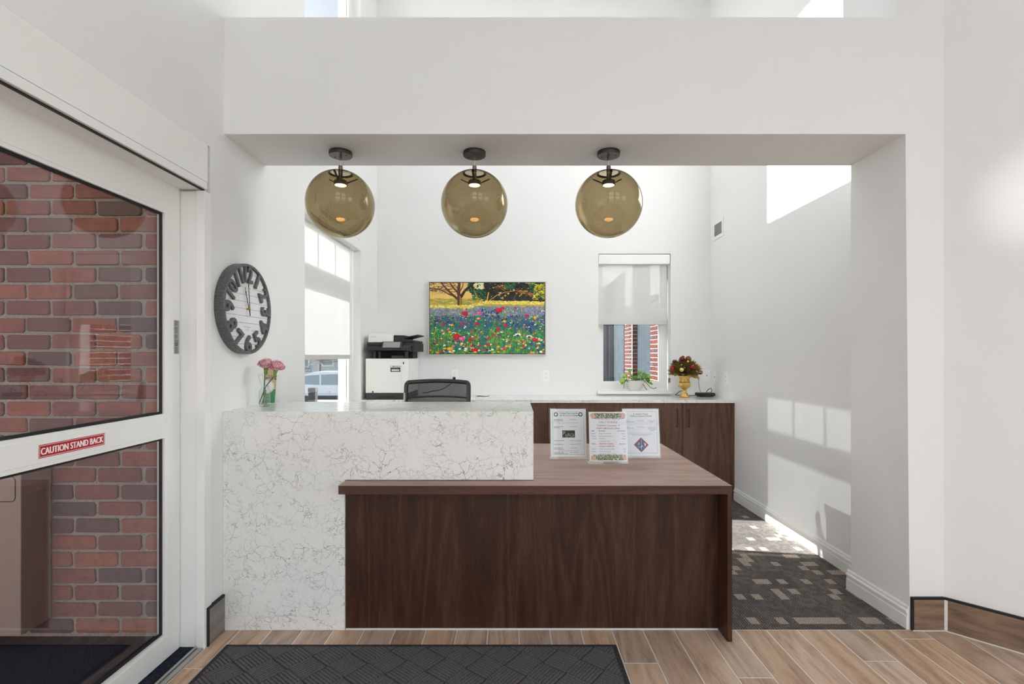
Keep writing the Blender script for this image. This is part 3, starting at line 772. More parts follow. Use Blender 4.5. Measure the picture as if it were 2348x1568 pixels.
# ------------------------------------------------------------ outside the back window: sunlit brick wing running away
XWG = 2.5
wg = slab(XWG + 0.008, XWG + 0.35, 5.6, 22, -1.2, 5.0, 'x', [(9.13, 10.49, -0.9, 3.2), (11.20, 14.6, -0.9, 3.2)]).build('wall_wing', MORTARX)
struct(wg, 'sunlit red brick wing outside the back window', 'wall')
bx = brick_meshes(0.203, 0.066, 0.02, BRICKX, 5, 'x'); bxh = brick_meshes(0.095, 0.066, 0.02, BRICKX, 2, 'x')
def wing_bricks(ya, yb, parent):
    for r in range(22):
        z = 0.70 + CH * r; off = CL / 2 if r % 2 else 0.0; y = yb
        if r % 2:
            o = bpy.data.objects.new('brick', random.choice(bxh)); COL.objects.link(o); o.parent = parent; o.location = (XWG, y - 0.052, z); y -= CL / 2
        while y - CL > ya - 0.01:
            o = bpy.data.objects.new('brick', random.choice(bx)); COL.objects.link(o); o.parent = parent
            o.location = (XWG, y - CL / 2, z + random.uniform(-.002, .002)); y -= CL
        if y - CL / 2 > ya - 0.01:
            o = bpy.data.objects.new('brick', random.choice(bxh)); COL.objects.link(o); o.parent = parent; o.location = (XWG, y - 0.055, z)
wing_bricks(6.62, 9.13, wg)
pr_ = struct_root('wall_pier', (XWG, 10.8, -1.2), 'brick pier between the wing windows', 'wall')
wing_bricks(10.49, 11.20, pr_)
bh = brick_meshes(0.095, 0.066, 0.01, BRICKX, 3, 'y')
for r in range(22):
    o = bpy.data.objects.new('brick', random.choice(bh)); COL.objects.link(o); o.parent = pr_; o.matrix_parent_inverse = Matrix.Identity(4)
    o.location = (XWG + 0.06, 10.481, 0.70 + CH * r)
for o in pr_.children: o.location = Vector(o.location) - Vector(pr_.location)
CURT = m_speckle('blue_grey_reflecting_glass', '7d8c96', 'aebcc6', 3, 0.0)
CURT = pbr('blue_grey_curtain_glass', '646e74', 0.2, 0.0, 0.5, var=0.4, gscale=3)
DKB = pbr('navy_window_panel', '0f1420', 0.4)
ww = struct_root('window_4', (2.6, 11, -0.9), 'tall curtained windows in the brick wing', 'window')
MB().box(2.62, 2.66, 9.14, 10.48, -0.9, 3.2).build('pane', CURT, ww)
for (a, b) in ((11.21, 11.55), (11.62, 12.95)):
    MB().box(2.62, 2.66, a, b, -0.9, 3.2).build('pane', CURT, ww)
MB().box(2.62, 2.66, 13.25, 14.59, -0.9, 3.2).build('pane', DKB, ww)
for (a, b) in ((11.55, 11.62), (12.95, 13.08), (13.16, 13.25)):
    MB().box(2.58, 2.64, a, b, -0.9, 3.2).build('mullion', DKB, ww)

# ------------------------------------------------------------ reception desk: quartz counter over a dark oak desk
QY0, QY1 = 2.442, 2.945
qc = thing('reception_counter', 'white grey-veined quartz waterfall counter at the reception', 'counter', (XL, QY0, 0))
HQ = 1.066; zq = at(0, 1100, QY0).z
xq0, xq1, xq2 = XL + 0.001, at(790.5, 0, QY0).x, 0.102
out = [(xq0, 0.001), (xq1, 0.001), (xq1, zq), (xq2, zq), (xq2, HQ), (xq0, HQ)]
MB().prism([(x, QY0, z) for x, z in out], (0, 0, 0), (0, 0.03, 0)).build('front_slab', QUARTZ, qc)
MB().bbox(xq0, xq2, QY0 + 0.0305, QY1, HQ - 0.03, HQ, 0.001).build('top_slab', QUARTZ, qc)
MB().bbox(xq2 - 0.03, xq2, QY0 + 0.031, QY1, zq, HQ - 0.031, 0.001).build('end_slab', QUARTZ, qc)
MB().box(xq0, xq2 - 0.031, QY1 - 0.03, QY1 - 0.002, zq, HQ - 0.031).build('back_panel', WOODV, qc)
MB().box(xq0, xq1 - 0.003, QY1 - 0.03, QY1 - 0.002, 0.001, zq - 0.001).build('back_leg_panel', WOODV, qc)
dk = thing('reception_desk', 'dark oak desk in front of and right of the quartz counter', 'desk', (0.1, 2.9, 0))
dx0, dx1, dy0, dy1, dz0, dz1 = -0.8126, 1.0264, 2.342, 3.461, 0.690, 0.730
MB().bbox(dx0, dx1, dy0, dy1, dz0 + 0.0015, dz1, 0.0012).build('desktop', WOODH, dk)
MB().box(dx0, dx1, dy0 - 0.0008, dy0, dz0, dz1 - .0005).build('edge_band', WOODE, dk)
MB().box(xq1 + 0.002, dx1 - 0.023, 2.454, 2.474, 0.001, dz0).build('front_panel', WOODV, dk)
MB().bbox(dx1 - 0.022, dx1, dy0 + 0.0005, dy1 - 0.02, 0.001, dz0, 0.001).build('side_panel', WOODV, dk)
MB().box(xq1 + 0.002, dx1 - 0.023, 2.447, 2.4538, 0.0, 0.005).build('caulk_line', WHITE, dk)

# ------------------------------------------------------------ back counter: worktop and cabinets
CYF, HC = 4.65, 0.925
wt = MB().bbox(XL + 0.001, at(1684, 0, CYF).x + 0.006, CYF - 0.012, YB - 0.001, HC - 0.028, HC, 0.001).build('worktop', QUARTZ)
tag(wt, 'white quartz worktop along the back wall', 'worktop')
xs = [XL + 0.002, -0.75, -0.06, at(1256, 0, CYF).x, at(1452, 0, CYF).x, at(1565, 0, CYF).x, at(1676, 0, CYF).x, at(1684, 0, CYF).x]
PLAIN = [(0, 1, 'dark brown base cabinet at the left end below the printer', None), (1, 2, 'dark brown base cabinet behind the office chair', None), (2, 3, 'dark brown base cabinet just right of the quartz counter end', None),
         (3, 4, 'wide dark brown base cabinet behind the paper signs', None), (4, 6, 'dark brown two-door base cabinet with slim black pulls below the router', 'pulls')]
for a, b, lab, kind in PLAIN:
    c = thing('base_cabinet', lab, 'cabinet', ((xs[a] + xs[b]) / 2, CYF + 0.3, 0), 'back counter cabinets')
    MB().box(xs[a] + .001, xs[b] - .001, CYF + 0.02, YB - 0.002, 0.0, HC - 0.029).build('carcass', CABV, c)
    for i in range(a, b):
        dmb = MB().bbox(xs[i] + 0.0018, xs[i + 1] - 0.0018, CYF, CYF + 0.0195, 0.09, HC - 0.033, 0.001).build('door', CABV, c)
        if kind:
            hx = at(1552, 0, CYF).x if i == a else at(1578.5, 0, CYF).x
            z1, z0 = at(0, 938, CYF).z, at(0, 978, CYF).z
            MB().tube([(hx, CYF, z1), (hx, CYF - .028, z1), (hx, CYF - .028, z0), (hx, CYF, z0)], 0.0045, 8).build('handle', BRONZE, dmb)
ep = MB().bbox(xs[6] + .0005, xs[7], CYF, YB - .002, 0.0, HC - .029, 0.001).build('end_panel', CABV)
tag(ep, 'narrow dark brown end panel closing the cabinet run', 'panel')

# ------------------------------------------------------------ pendant globes
def m_smoke():
    t = NT('smoked_olive_glass'); t.n.remove(t.b)
    g = t.add('ShaderNodeBsdfGlass'); g.inputs['Color'].default_value = (0.735, 0.685, 0.58, 1); g.inputs['Roughness'].default_value = 0.0; g.inputs['IOR'].default_value = 1.46
    t.link(g.outputs[0], t.out.inputs[0]); return t.m
SMOKE = m_smoke()
LED = emitter('led_disc_glow', 'ffc890', 40.0)
YP, ZS = 2.665, 2.4195
def make_pendant(x, label):
    p = thing('pendant_lamp', label, 'lamp', (x, YP, ZS), 'smoked globe pendants over the counter')
    zc, R = at(0, 468, YP).z, 0.1765
    MB().lathe([(0.0001, ZS), (0.058, ZS), (0.060, ZS - .002), (0.060, ZS - .020), (0.058, ZS - .023), (0.0001, ZS - .023)], (x, YP, 0), 36).build('canopy', BRONZE, p, True)
    for s in (-1, 1):
        MB().lathe([(0.0001, ZS - .0228), (0.0035, ZS - .0228), (0.003, ZS - .026), (0.0001, ZS - .0262)], (x + s * 0.034, YP - s * .012, 0), 10).build('screw', BLACK, p)
    MB().lathe([(0.0001, ZS - .022), (0.006, ZS - .022), (0.006, ZS - .045), (0.0001, ZS - .046)], (x, YP, 0), 12).build('cord_grip', NICKEL, p, True)
    ztop = zc + R
    MB().tube([(x, YP, ZS - .044), (x, YP, ztop + 0.022)], 0.0022, 8).build('cord', WHITE, p)
    MB().lathe([(0.0001, ztop + .026), (0.0105, ztop + .026), (0.0115, ztop + .020), (0.0115, ztop - .03), (0.0095, ztop - .031), (0.0095, ztop - .075), (0.0001, ztop - .075)], (x, YP, 0), 20).build('stem', NICKEL, p, True)
    zl = at(0, 425, YP).z
    hs_ = MB().lathe([(0.0001, zl + .026), (0.030, zl + .026), (0.034, zl + .022), (0.034, zl + .003), (0.031, zl + .001), (0.0001, zl + .001)], (x, YP, 0), 28).build('led_housing', BRONZE, p, True)
    MB().lathe([(0.0001, zl - .003), (0.020, zl - .002), (0.029, zl + .0005), (0.0001, zl + .0008)], (x, YP, 0), 28).build('led_disc', LED, hs_)
    for k in range(3):
        a = 0.5 + k * 2 * PI / 3; ca, sa = math.cos(a), math.sin(a)
        q0 = Vector((x + ca * .03, YP + sa * .03, zl + .015)); q1 = Vector((x + ca * .088, YP + sa * .088, zl + .048))
        MB().tube([q0, q1], 0.006, 6, flat=0.6).build('globe_arm', BRONZE, p)
    # hollow blown globe, 3 mm wall, open hole at the top
    a0 = math.asin(0.052 / R); N = 28; prof = []
    for i in range(N + 1):
        a = PI - (PI - a0) * i / N; prof.append((max(R * math.sin(a), 1e-5), zc + R * math.cos(a)))
    Ri = R - 0.003
    for i in range(N + 1):
        a = a0 + (PI - a0) * i / N; prof.append((max(Ri * math.sin(a), 1e-5), zc + Ri * math.cos(a)))
    MB().lathe(prof, (x, YP, 0), 64).build('glass_globe', SMOKE, p, 'all')
    return p
xp = [at(781, 0, YP).x, at(1088, 0, YP).x, at(1395.5, 0, YP).x]
p0 = make_pendant(xp[0], 'smoked glass globe pendant at left, in front of the tall window')
dup(p0, (xp[1], YP, ZS), 'smoked glass globe pendant in the middle, above the painting')
dup(p0, (xp[2], YP, ZS), 'smoked glass globe pendant at right, above the small back window')

# ------------------------------------------------------------ wall clock
def m_galv():
    t = NT('galvanised_metal'); v = t.coords()
    vo = t.add('ShaderNodeTexVoronoi'); vo.inputs['Scale'].default_value = 330; t.link(v, vo.inputs['Vector'])
    n = t.noise(v, 130, 4, 0.7)
    f = t.math('ADD', t.math('MULTIPLY', vo.outputs['Distance'], 0.5), t.math('MULTIPLY', n.outputs[0], 0.6))
    t.link(t.ramp(f, [(0.30, '3a3b3c'), (0.5, '58595a'), (0.74, '7d7e7f')]), t.b.inputs['Base Color'])
    t.b.inputs['Metallic'].default_value = 0.35; t.b.inputs['Roughness'].default_value = 0.5; return t.m
GALV = m_galv()
YC, ZC, RC, XCF = 2.598, 1.578, 0.232, -1.361
ck = thing('wall_clock', 'round white plank wall clock with dark galvanised rim and numerals', 'clock', (XL, YC, ZC))
RX = Matrix.Rotation(PI / 2, 4, 'Y')                 # lathe axis -> +X
def lx(prof, seg=72): return MB().lathe(prof, (XL, YC, ZC), seg, M=RX)
dpt = XCF - XL
lx([(RC - .014, 0.001), (RC - .001, 0.001), (RC, 0.003), (RC, dpt - .002), (RC - .002, dpt), (RC - .013, dpt), (RC - .014, dpt - .002), (RC - .014, 0.001)]).build('rim', GALV, ck, True)
FACE = pbr('whitewashed_board', 'e3e3e5', 0.7, var=0.06, gscale=40)
nb = 12; zb0, hbz = -RC + .014, 2 * (RC - .014) / nb
Rr = RC - .0145
for i in range(nb):
    za, zb_ = zb0 + i * hbz + .0008, zb0 + (i + 1) * hbz - .0008
    pts = []
    for z in np.linspace(za, zb_, 5): pts.append((math.sqrt(max(Rr * Rr - z * z, 1e-8)), z))
    poly = [(XL + .029, YC + a, ZC + z) for a, z in pts] + [(XL + .029, YC - a, ZC + z) for a, z in reversed(pts)]
    MB().prism(poly, (0, 0, 0), (0.006, 0, 0)).build('face_board', FACE, ck)
lx([(0.0001, .0015), (Rr, .0015), (Rr, .030), (0.0001, .030)]).build('face_backing', PLASTD, ck)
def text_mesh(body, size, extrude, offset=0.0, bevel=0.0):
    cu = bpy.data.curves.new('t', 'FONT'); cu.body = body; cu.size = size; cu.extrude = extrude; cu.offset = offset; cu.bevel_depth = bevel
    cu.align_x = 'CENTER'; cu.align_y = 'CENTER'; cu.resolution_u = 3
    ob = bpy.data.objects.new('t', cu); COL.objects.link(ob)
    dg = bpy.context.evaluated_depsgraph_get(); dg.update()
    me = ob.evaluated_get(dg).to_mesh(); vs = [v.co.copy() for v in me.vertices]; fs = [tuple(p.vertices) for p in me.polygons]
    ob.evaluated_get(dg).to_mesh_clear(); bpy.data.objects.remove(ob); bpy.data.curves.remove(cu)
    cx_ = (max(v.x for v in vs) + min(v.x for v in vs)) / 2; cy_ = (max(v.y for v in vs) + min(v.y for v in vs)) / 2
    return [Vector((v.x - cx_, v.y - cy_, v.z)) for v in vs], fs
for h in range(1, 13):
    ang = -h * PI / 6                                # clockwise from 12
    rot = ang if h not in (4, 5, 6, 7, 8) else ang + PI
    vs, fs = text_mesh(str(h), 0.118, 0.006, 0.0032)
    rr_ = 0.180 if h not in (10, 11, 12) else 0.178
    cyy, czz = rr_ * math.sin(-ang), rr_ * math.cos(ang)
    R2 = Matrix.Rotation(rot, 2); sq = .80 if h > 9 else 1.0
    P = []
    for v in vs:
        q = R2 @ Vector((v.x * sq, v.y)); P.append((XL + 0.0415 + v.z, YC + cyy + q.x, ZC + czz + q.y))
    MB().add(P, fs).build('numeral', GALV, ck)
def hand(name, L, tail, ang, wd, x):
    b = MB(); u = Vector((0, math.sin(ang), math.cos(ang))); s_ = Vector((0, math.cos(ang), -math.sin(ang))); c = Vector((x, YC, ZC))
    pts = [c - u * tail + s_ * wd * .9, c - u * tail - s_ * wd * .9, c - u * tail * .55 - s_ * wd * .35, c - s_ * wd * .6, c + u * L * .72 - s_ * wd * .5, c + u * L * .78 - s_ * wd * 1.1, c + u * L * .84 - s_ * wd * .3, c + u * L,
           c + u * L * .84 + s_ * wd * .3, c + u * L * .78 + s_ * wd * 1.1, c + u * L * .72 + s_ * wd * .5, c + s_ * wd * .6, c - u * tail * .55 + s_ * wd * .35]
    b.prism(pts, (-.0008, 0, 0), (.0008, 0, 0)).build(name, BLACK, ck)
hand('hour_hand', 0.115, 0.03, -0.36, 0.004, XL + .046); hand('minute_hand', 0.155, 0.035, -0.10, 0.0036, XL + .050)
lx([(0.0001, .034), (.005, .034), (.005, .0515), (0.0001, .0525)], 16).build('hand_pivot', pbr('brass', 'b08a45', 0.3, 0.9), ck)
cvc = Canvas(320, 150, 'e3e3e5', 2); cvc.text(160, 62, 62, 'OLD TIME', '8d8e93', 'c', 0.8); cvc.text(180, 116, 46, 'Clock Co.', '9a9ba0', 'c', 0.8)
print_panel('face_lettering', cvc.material('clock_lettering', 0.7), (XL + .0356, YC - .04, ZC + .078), (0, .09, 0), (0, 0, .042), .0004, ck)
cvc = Canvas(320, 120, 'e3e3e5', 2); cvc.text(160, 42, 36, 'Fine Timepieces', '5d5e62', 'c', 0.95); cvc.text(160, 96, 48, 'N 1863', 'a3a4a8', 'c', 1.0)
print_panel('face_lettering', cvc.material('clock_lettering_low', 0.7), (XL + .0356, YC - .045, ZC - .118), (0, .09, 0), (0, 0, .034), .0004, ck)

# ------------------------------------------------------------ painting on the back wall
def paint_meadow():
    W, H = 860, 536; c = Canvas(W, H, 'e8b95c', 1); R = random.Random(11)
    def grad(y0, y1, ca, cb):
        A, B = c.c(ca), c.c(cb)
        for y in range(y0, y1): c.a[y, :] = A + (B - A) * (y - y0) / max(1, y1 - y0)
    grad(0, 125, 'e9c27a', 'efc873'); grad(125, 190, 'a9a04a', 'c8ae45')
    for i in range(700):
        x, y = R.uniform(0, 400), R.uniform(118, 190); c.ell(x, y, R.uniform(6, 26), R.uniform(1, 2.4), R.choice(['b4a24c', '97934a', 'd8bd55', '8c8b3d', 'e3ca5e']), R.uniform(-.1, .1))
    # dark grove at right
    for i in range(900):
        x = R.uniform(300, 860); top = 0; y = R.uniform(top, 150 if x > 420 else 60 + (x - 300) * .7)
        c.ell(x, y, R.uniform(6, 24), R.uniform(3, 10), R.choice(['17191a', '1d201f', '141516', '20261f', '24331f']), R.uniform(-.8, .8))
    for i in range(420):
        x, y = R.choice([(R.uniform(280, 400), R.uniform(0, 70)), (R.uniform(320, 420), R.uniform(60, 130)), (R.uniform(560, 640), R.uniform(0, 50)), (R.uniform(740, 860), R.uniform(0, 90))])
        c.ell(x, y, R.uniform(4, 13), R.uniform(1.5, 4), R.choice(['1f4a33', '2d6b3b', '173528', '3d8046', '255a45']), R.uniform(-1, 1))
    for i in range(260):
        x, y = R.uniform(770, 860), R.uniform(10, 130)
        if R.random() < (x - 740) / 130: c.ell(x, y, R.uniform(4, 15), R.uniform(1.5, 4), R.choice(['d9c21d', 'b8a61f', '7f8f25', 'e8d43a', '4d7a2c']), R.uniform(-1, .2))
    for i in range(60): c.ell(R.uniform(330, 400), R.uniform(0, 45), R.uniform(4, 11), R.uniform(3, 7), R.choice(['ece2b4', 'f1ecd2', 'e4d190']), R.uniform(-1, 1))
    def branch(pts, w0, w1, col): c.taper(pts, w0, w1, col)
    for pts, a, b in (([(640, 60), (560, 70), (500, 95), (450, 130), (425, 148)], 5, 9), ([(585, 60), (555, 100), (540, 150)], 4, 7), ([(330, 55), (350, 100), (372, 148)], 5, 11), ([(440, 70), (425, 148)], 10, 16), ([(655, 70), (620, 145)], 4, 4)):
        branch(pts, a, b, '7a5528'); branch([(x + 2, y) for x, y in pts], a * .5, b * .5, 'e3b24d' if a != 4 else '5a3a2a')
    for i in range(70):
        x = R.uniform(480, 560) if R.random() < .4 else R.uniform(640, 760); y = (30 if x < 560 else 60) + R.uniform(-18, 18) + max(0, x - 660) * .25
        c.line([(x, y), (x + R.uniform(8, 26), y + R.uniform(-6, 14))], R.uniform(2, 4), R.choice(['c5622c', 'd98537', '8c3f22', 'e0a13e']))
    # bare tree at left
    tr = '5b3a2b'
    branch([(222, 180), (222, 120), (215, 60), (222, 0)], 34, 20, tr); branch([(212, 125), (165, 85), (120, 40), (85, 0)], 20, 10, tr)
    branch([(232, 110), (262, 60), (330, 0)], 22, 16, '2d241e'); branch([(185, 100), (150, 90), (90, 55), (30, 40), (0, 45)], 11, 5, tr)
    branch([(216, 80), (180, 40), (150, 0)], 14, 8, tr); branch([(222, 70), (245, 30), (250, 0)], 9, 5, tr)
    for i in range(90):
        x, y = R.uniform(10, 240), R.uniform(0, 75); pts = [(x, y)]
        for k in range(3): pts.append((pts[-1][0] + R.uniform(-26, 6), pts[-1][1] + R.uniform(-10, 14)))
        c.taper(pts, R.uniform(2.5, 5), 1, R.choice([tr, '4a2f24', '7a5136']))
    c.taper([(228, 172), (228, 110), (222, 95)], 9, 3, 'd98b3a')
    # sunlit grass band
    for i in range(900):
        x = R.uniform(0, 860); y0 = 178 - (34 * min(1, max(0, (x - 300) / 120))) + max(0, x - 400) * .012
        c.ell(x, y0 + R.uniform(-8, 14), R.uniform(3, 12), R.uniform(2, 5), R.choice(['f2dd6c', 'e9cf4a', 'f6e89a', 'd8bb3e', 'f0d65a']), R.uniform(-.6, .6))
    # flower meadow
    for i in range(2600):
        x, y = R.uniform(0, 860), R.uniform(184, 536)
        if y < (200 if x < 330 else 182): continue
        pal = ['6f9a78', '86a888', '5f8f86', '7f86b0', '6f74a8', '9a96c0'] if y < 255 else ['2a7f5c', '25705f', '2a6a80', '2d5f92', '3a8f58', '226052'] if y < 360 else ['2f7a3c', '3f9440', '246a48', '55a23a', '1f5f52', '7fb53a']
        c.ell(x, y, R.uniform(9, 22), R.uniform(6, 13), R.choice(pal), R.uniform(-1.2, 1.2))
    for i in range(5200):
        x = R.uniform(0, 860); t = R.random(); edge = 190 if x < 330 else 172; y = edge + t * (H - edge)
        zone = math.sin(x * .012 + 1.3) + math.sin(x * .031 + y * .01)
        if y < 250: pal = ['6f8f5a', '8fa86b', '5f8c6c', 'a5b878', '7b7fae', '8d86b8', '6a6f9f'] if x < 430 else ['8480b4', '6b69a3', '9a94c4', '5d7d74', '7d9a88', '484a86']
        elif y < 350: pal = ['2f7a54', '3c8a5e', '1f5f57', '2a6f8a', '27508c', '3d9a5a', '5aa84c'] if zone > -.3 else ['24597a', '2d4f92', '31667a', '1f3f6d', '3a5aa0']
        else: pal = ['2f7f3f', '49a03c', '6db33a', '93bf33', '236b4a', '1f6a5e', '33803a', '2b5e7c'] if zone > -.6 else ['2d7a6a', '2a6a80', '236b4a', '3a9650', '1f5d6e']
        L = 4 + 22 * t
        c.line([(x, y), (x + R.uniform(-.25, .25) * L, y - L)], R.uniform(1.2, 2.6) + 1.2 * t, R.choice(pal))
    for i in range(700):
        x = R.uniform(0, 860); y = R.uniform(185, 300); c.ell(x, y, R.uniform(1.5, 4), R.uniform(1.5, 3), R.choice(['d86a9a', 'e6e4ef', 'c23a3a', '7a76b5', 'f0a85c', 'e58fb0', '3f4a94', 'a03232']))
    for i in range(170):
        x, y = R.choice([(R.uniform(30, 190), R.uniform(255, 320)), (R.uniform(390, 520), R.uniform(200, 270)), (R.uniform(520, 660), R.uniform(250, 330)), (R.uniform(720, 780), R.uniform(300, 370))])
        c.ell(x, y, R.uniform(3, 9), R.uniform(3, 8), R.choice(['2a3f8f', '1f2a5e', '30549e', '3c3f8c', '1b2247']), R.uniform(-1, 1))
    for i in range(340):
        t = R.random(); x = R.uniform(0, 860); y = 230 + t * 300; r = 2.5 + 6 * t * R.uniform(.5, 1.3)
        c.ell(x, y, r * 1.3, r * .85, R.choice(['c8202c', 'd92a35', 'f2a01e', 'f4b82a', 'e86aa0', 'f5f3ee', '2b2a6b', 'e3452f', 'f7c93e', '5b4fa6', 'ffffff']), R.uniform(-.5, .5))
    for (x, y, r) in ((262, 232, 26), (518, 208, 28), (546, 190, 15), (355, 312, 18), (240, 312, 15), (205, 410, 34), (240, 425, 22), (305, 432, 18), (336, 505, 28), (512, 350, 16), (568, 322, 18), (725, 248, 17), (640, 190, 12), (790, 430, 22), (437, 470, 16), (95, 315, 14), (370, 230, 18)):
        pinky = (x, y) in ((370, 230), (240, 425))
        c.ell(x, y, r, r * .62, 'e8559a' if pinky else 'b8182a', .2); c.ell(x - r * .2, y - r * .15, r * .7, r * .4, 'f07ab0' if pinky else 'd8202f', .3); c.ell(x + r * .4, y + r * .1, r * .4, r * .3, 'e0457a' if pinky else 'c4143a')
    for (x, y, r) in ((165, 320, 13), (150, 372, 12), (365, 270, 13), (560, 292, 15), (150, 500, 22), (575, 480, 13), (540, 500, 10), (790, 262, 14), (195, 455, 10), (340, 525, 12), (255, 480, 9), (820, 432, 11), (480, 525, 10), (514, 522, 9)):
        c.ell(x, y, r, r * .6, 'f2a31f'); c.ell(x - 2, y - 2, r * .6, r * .35, 'fcc63a')
    for (x, y, r) in ((660, 392, 24), (745, 405, 22), (180, 380, 14), (850, 215, 14), (450, 515, 12), (320, 495, 12)):
        c.ell(x, y, r, r * .42, 'f4f2f4'); c.ell(x, y + r * .25, r * .5, r * .3, '3a3275')
    for (x, y) in ((120, 510), (305, 520), (520, 395), (755, 460), (330, 475)):
        c.ell(x, y, 17, 6, '3b3674', .1); c.line([(x, y), (x + 6, y + 40)], 2.5, '2c5a2f')
    sg = [(72, 486), (84, 474), (80, 490), (94, 482), (108, 490), (112, 478), (124, 488), (130, 474), (138, 488), (150, 478), (160, 488), (176, 484)]
    c.line(sg, 2.2, '1d2a1c')
    return c
YPA = YB - 0.038
pa = thing('painting', 'framed colourful wildflower meadow painting on the back wall', 'painting', (at(1117, 730, YPA).x, YB, 1.7))
a_, b_ = at(982, 814, YPA), at(1252, 645, YPA)
FRM = pbr('champagne_silver_frame', 'c9c2ba', 0.4, 0.1)
t_ = 0.009; fr = MB()
for (x0, x1, z0, z1) in ((a_.x, b_.x, a_.z, a_.z + t_), (a_.x, b_.x, b_.z - t_, b_.z), (a_.x, a_.x + t_, a_.z + t_, b_.z - t_), (b_.x - t_, b_.x, a_.z + t_, b_.z - t_)):
    fr.box(x0, x1, YPA, YB - 0.001, z0, z1)
fr.build('frame', FRM, pa)
MB().box(a_.x + t_, b_.x - t_, YPA + 0.012, YB - .002, a_.z + t_, b_.z - t_).build('inner_tray', BLACK, pa)
m_ = 0.015
print_panel('canvas', paint_meadow().material('meadow_canvas', 0.45), (a_.x + m_, YPA + 0.004, a_.z + m_), (b_.x - a_.x - 2 * m_, 0, 0), (0, 0, b_.z - a_.z - 2 * m_), 0.0075, pa)

# ------------------------------------------------------------ printer on the back counter
YPF = 4.69
pt = thing('office_printer', 'white and black multifunction printer on the back worktop corner', 'printer', (-1.17, 4.95, HC))
px0, px1 = at(838, 0, YPF).x, -0.972
zt0 = at(0, 822, YPF).z
PW2 = pbr('printer_white', 'ecece9', 0.45)
MB().bbox(px0, px1, YPF, 5.19, 0.985, zt0, 0.006).build('body', PW2, pt)
MB().bbox(px0 + .006, px1 - .006, YPF + .002, 5.18, HC + .001, 0.9845, 0.004).build('paper_drawer', PLASTD, pt)
MB().bbox(at(866, 0, YPF).x, at(906, 0, YPF).x, YPF - .004, YPF + .0019, .94, .952, 0.001).build('drawer_pull', BLACK, pt)
fx0, fx1, fz0, fz1 = at(851, 0, YPF).x, at(920, 0, YPF).x, 0.988, at(0, 836, YPF).z
MB().bbox(fx0, fx1, YPF - 0.003, YPF - .0002, fz0, fz1, 0.0015).build('front_cover', PW2, pt)
MB().bbox(at(924, 0, YPF).x, at(926.5, 0, YPF).x, YPF - .002, YPF - .0002, at(0, 834.5, YPF).z, at(0, 830, YPF).z, .0004).build('usb_port', BLACK, pt)
MB().bbox(at(853.5, 0, YPF).x, at(856.5, 0, YPF).x, YPF - .005, YPF - .0032, at(0, 900, YPF).z, at(0, 896.5, YPF).z, .0004).build('power_button', BLACK, pt)
cv = Canvas(220, 140, '1a2230'); cv.rect(8, 6, 212, 40, 'e9ecef'); cv.text(110, 35, 36, 'OfficeTech', '10151f', 'c', 0.95, 1.5); cv.rect(10, 46, 60, 56, 'c22a35'); cv.text(66, 58, 18, 'SERVICE CALLS', 'cfd6dd', 'l'); cv.rect(26, 80, 196, 122, 'dfe3e8'); cv.text(110, 111, 30, '01-5552480', '25303d', 'c', 0.9)
q0, q1 = at(895.5, 852.5, YPF), at(918, 838.5, YPF)
print_panel('service_sticker', cv.material('service_sticker_print', 0.4), (q0.x, YPF - .0036, q0.z), (q1.x - q0.x, 0, 0), (0, 0, q1.z - q0.z), .0005, pt, 'navy and white service sticker')
# scanner head on columns
zs0, zs1 = at(0, 806, YPF).z, at(0, 785, YPF).z
MB().bbox(px0 + .02, -0.98, 4.95, 5.18, zt0, zs0 + .02, .004).build('output_back', BLACK, pt)
for xx in (at(855, 0, YPF).x, at(867, 0, YPF).x, at(929, 0, YPF).x):
    MB().bbox(xx - .012, xx + .012, YPF + .05, YPF + .09, zt0, zs0 + .004, .003).build('column', PLASTD, pt)
MB().bbox(at(895, 0, YPF).x, at(922, 0, YPF).x, YPF + .04, YPF + .2, zt0 + .001, zt0 + .028, .003).build('output_tray', PLASTD, pt)
MB().bbox(px0 + .004, -0.92, YPF + .04, 5.19, zs0, zs1, .006).build('scanner', PLASTK, pt)
zk0, zk1 = at(0, 806, YPF).z, at(0, 795, YPF).z
MB().prism([(0, YPF - .01, zk0 + .012), (0, YPF + .045, zk0), (0, YPF + .045, zk1 + .02), (0, YPF - .01, zk1)], (at(844, 0, YPF).x, 0, 0), (at(942, 0, YPF).x, 0, 0)).build('control_panel', PLASTK, pt)
s0, s1 = at(877, 800.5, YPF - .012), at(916, 789, YPF - .012)
MB().prism([(0, YPF - .018, zk1 - .012), (0, YPF + .03, zk1 + .05), (0, YPF + .04, zk1 + .045), (0, YPF - .005, zk1 - .018)], (at(875, 0, YPF).x, 0, 0), (at(922, 0, YPF).x, 0, 0)).build('touchscreen_housing', PLASTD, pt)
cvs = Canvas(64, 32, '8f9493')
print_panel('touchscreen', cvs.material('grey_lcd', 0.2, 0.6), (at(878, 0, YPF).x, YPF - .0155, zk1 - .0065), (at(917, 0, YPF).x - at(878, 0, YPF).x, 0, 0), (0, .0405, .0525), .001, pt)
kp = MB()
for i in range(4):
    for j in range(3):
        x = at(925 + i * 4.2, 0, YPF).x; kp.box(x, x + .011, YPF - .012 + j * .016, YPF - .004 + j * .016, zk1 + j * .006 + .001, zk1 + j * .006 + .004)
kp.build('keypad', pbr('grey_keys', '6e6f70', 0.5), pt, stuff=True)
MB().bbox(px0 + .012, at(899, 0, YPF).x, YPF + .045, 5.17, zs1 + .001, at(0, 765, YPF).z, .008).build('document_feeder', PW2, pt)
MB().bbox(at(899.5, 0, YPF).x, at(924, 0, YPF).x, YPF + .06, 5.16, zs1 + .001, at(0, 768, YPF).z, .006).build('feeder_hinge', PLASTK, pt)
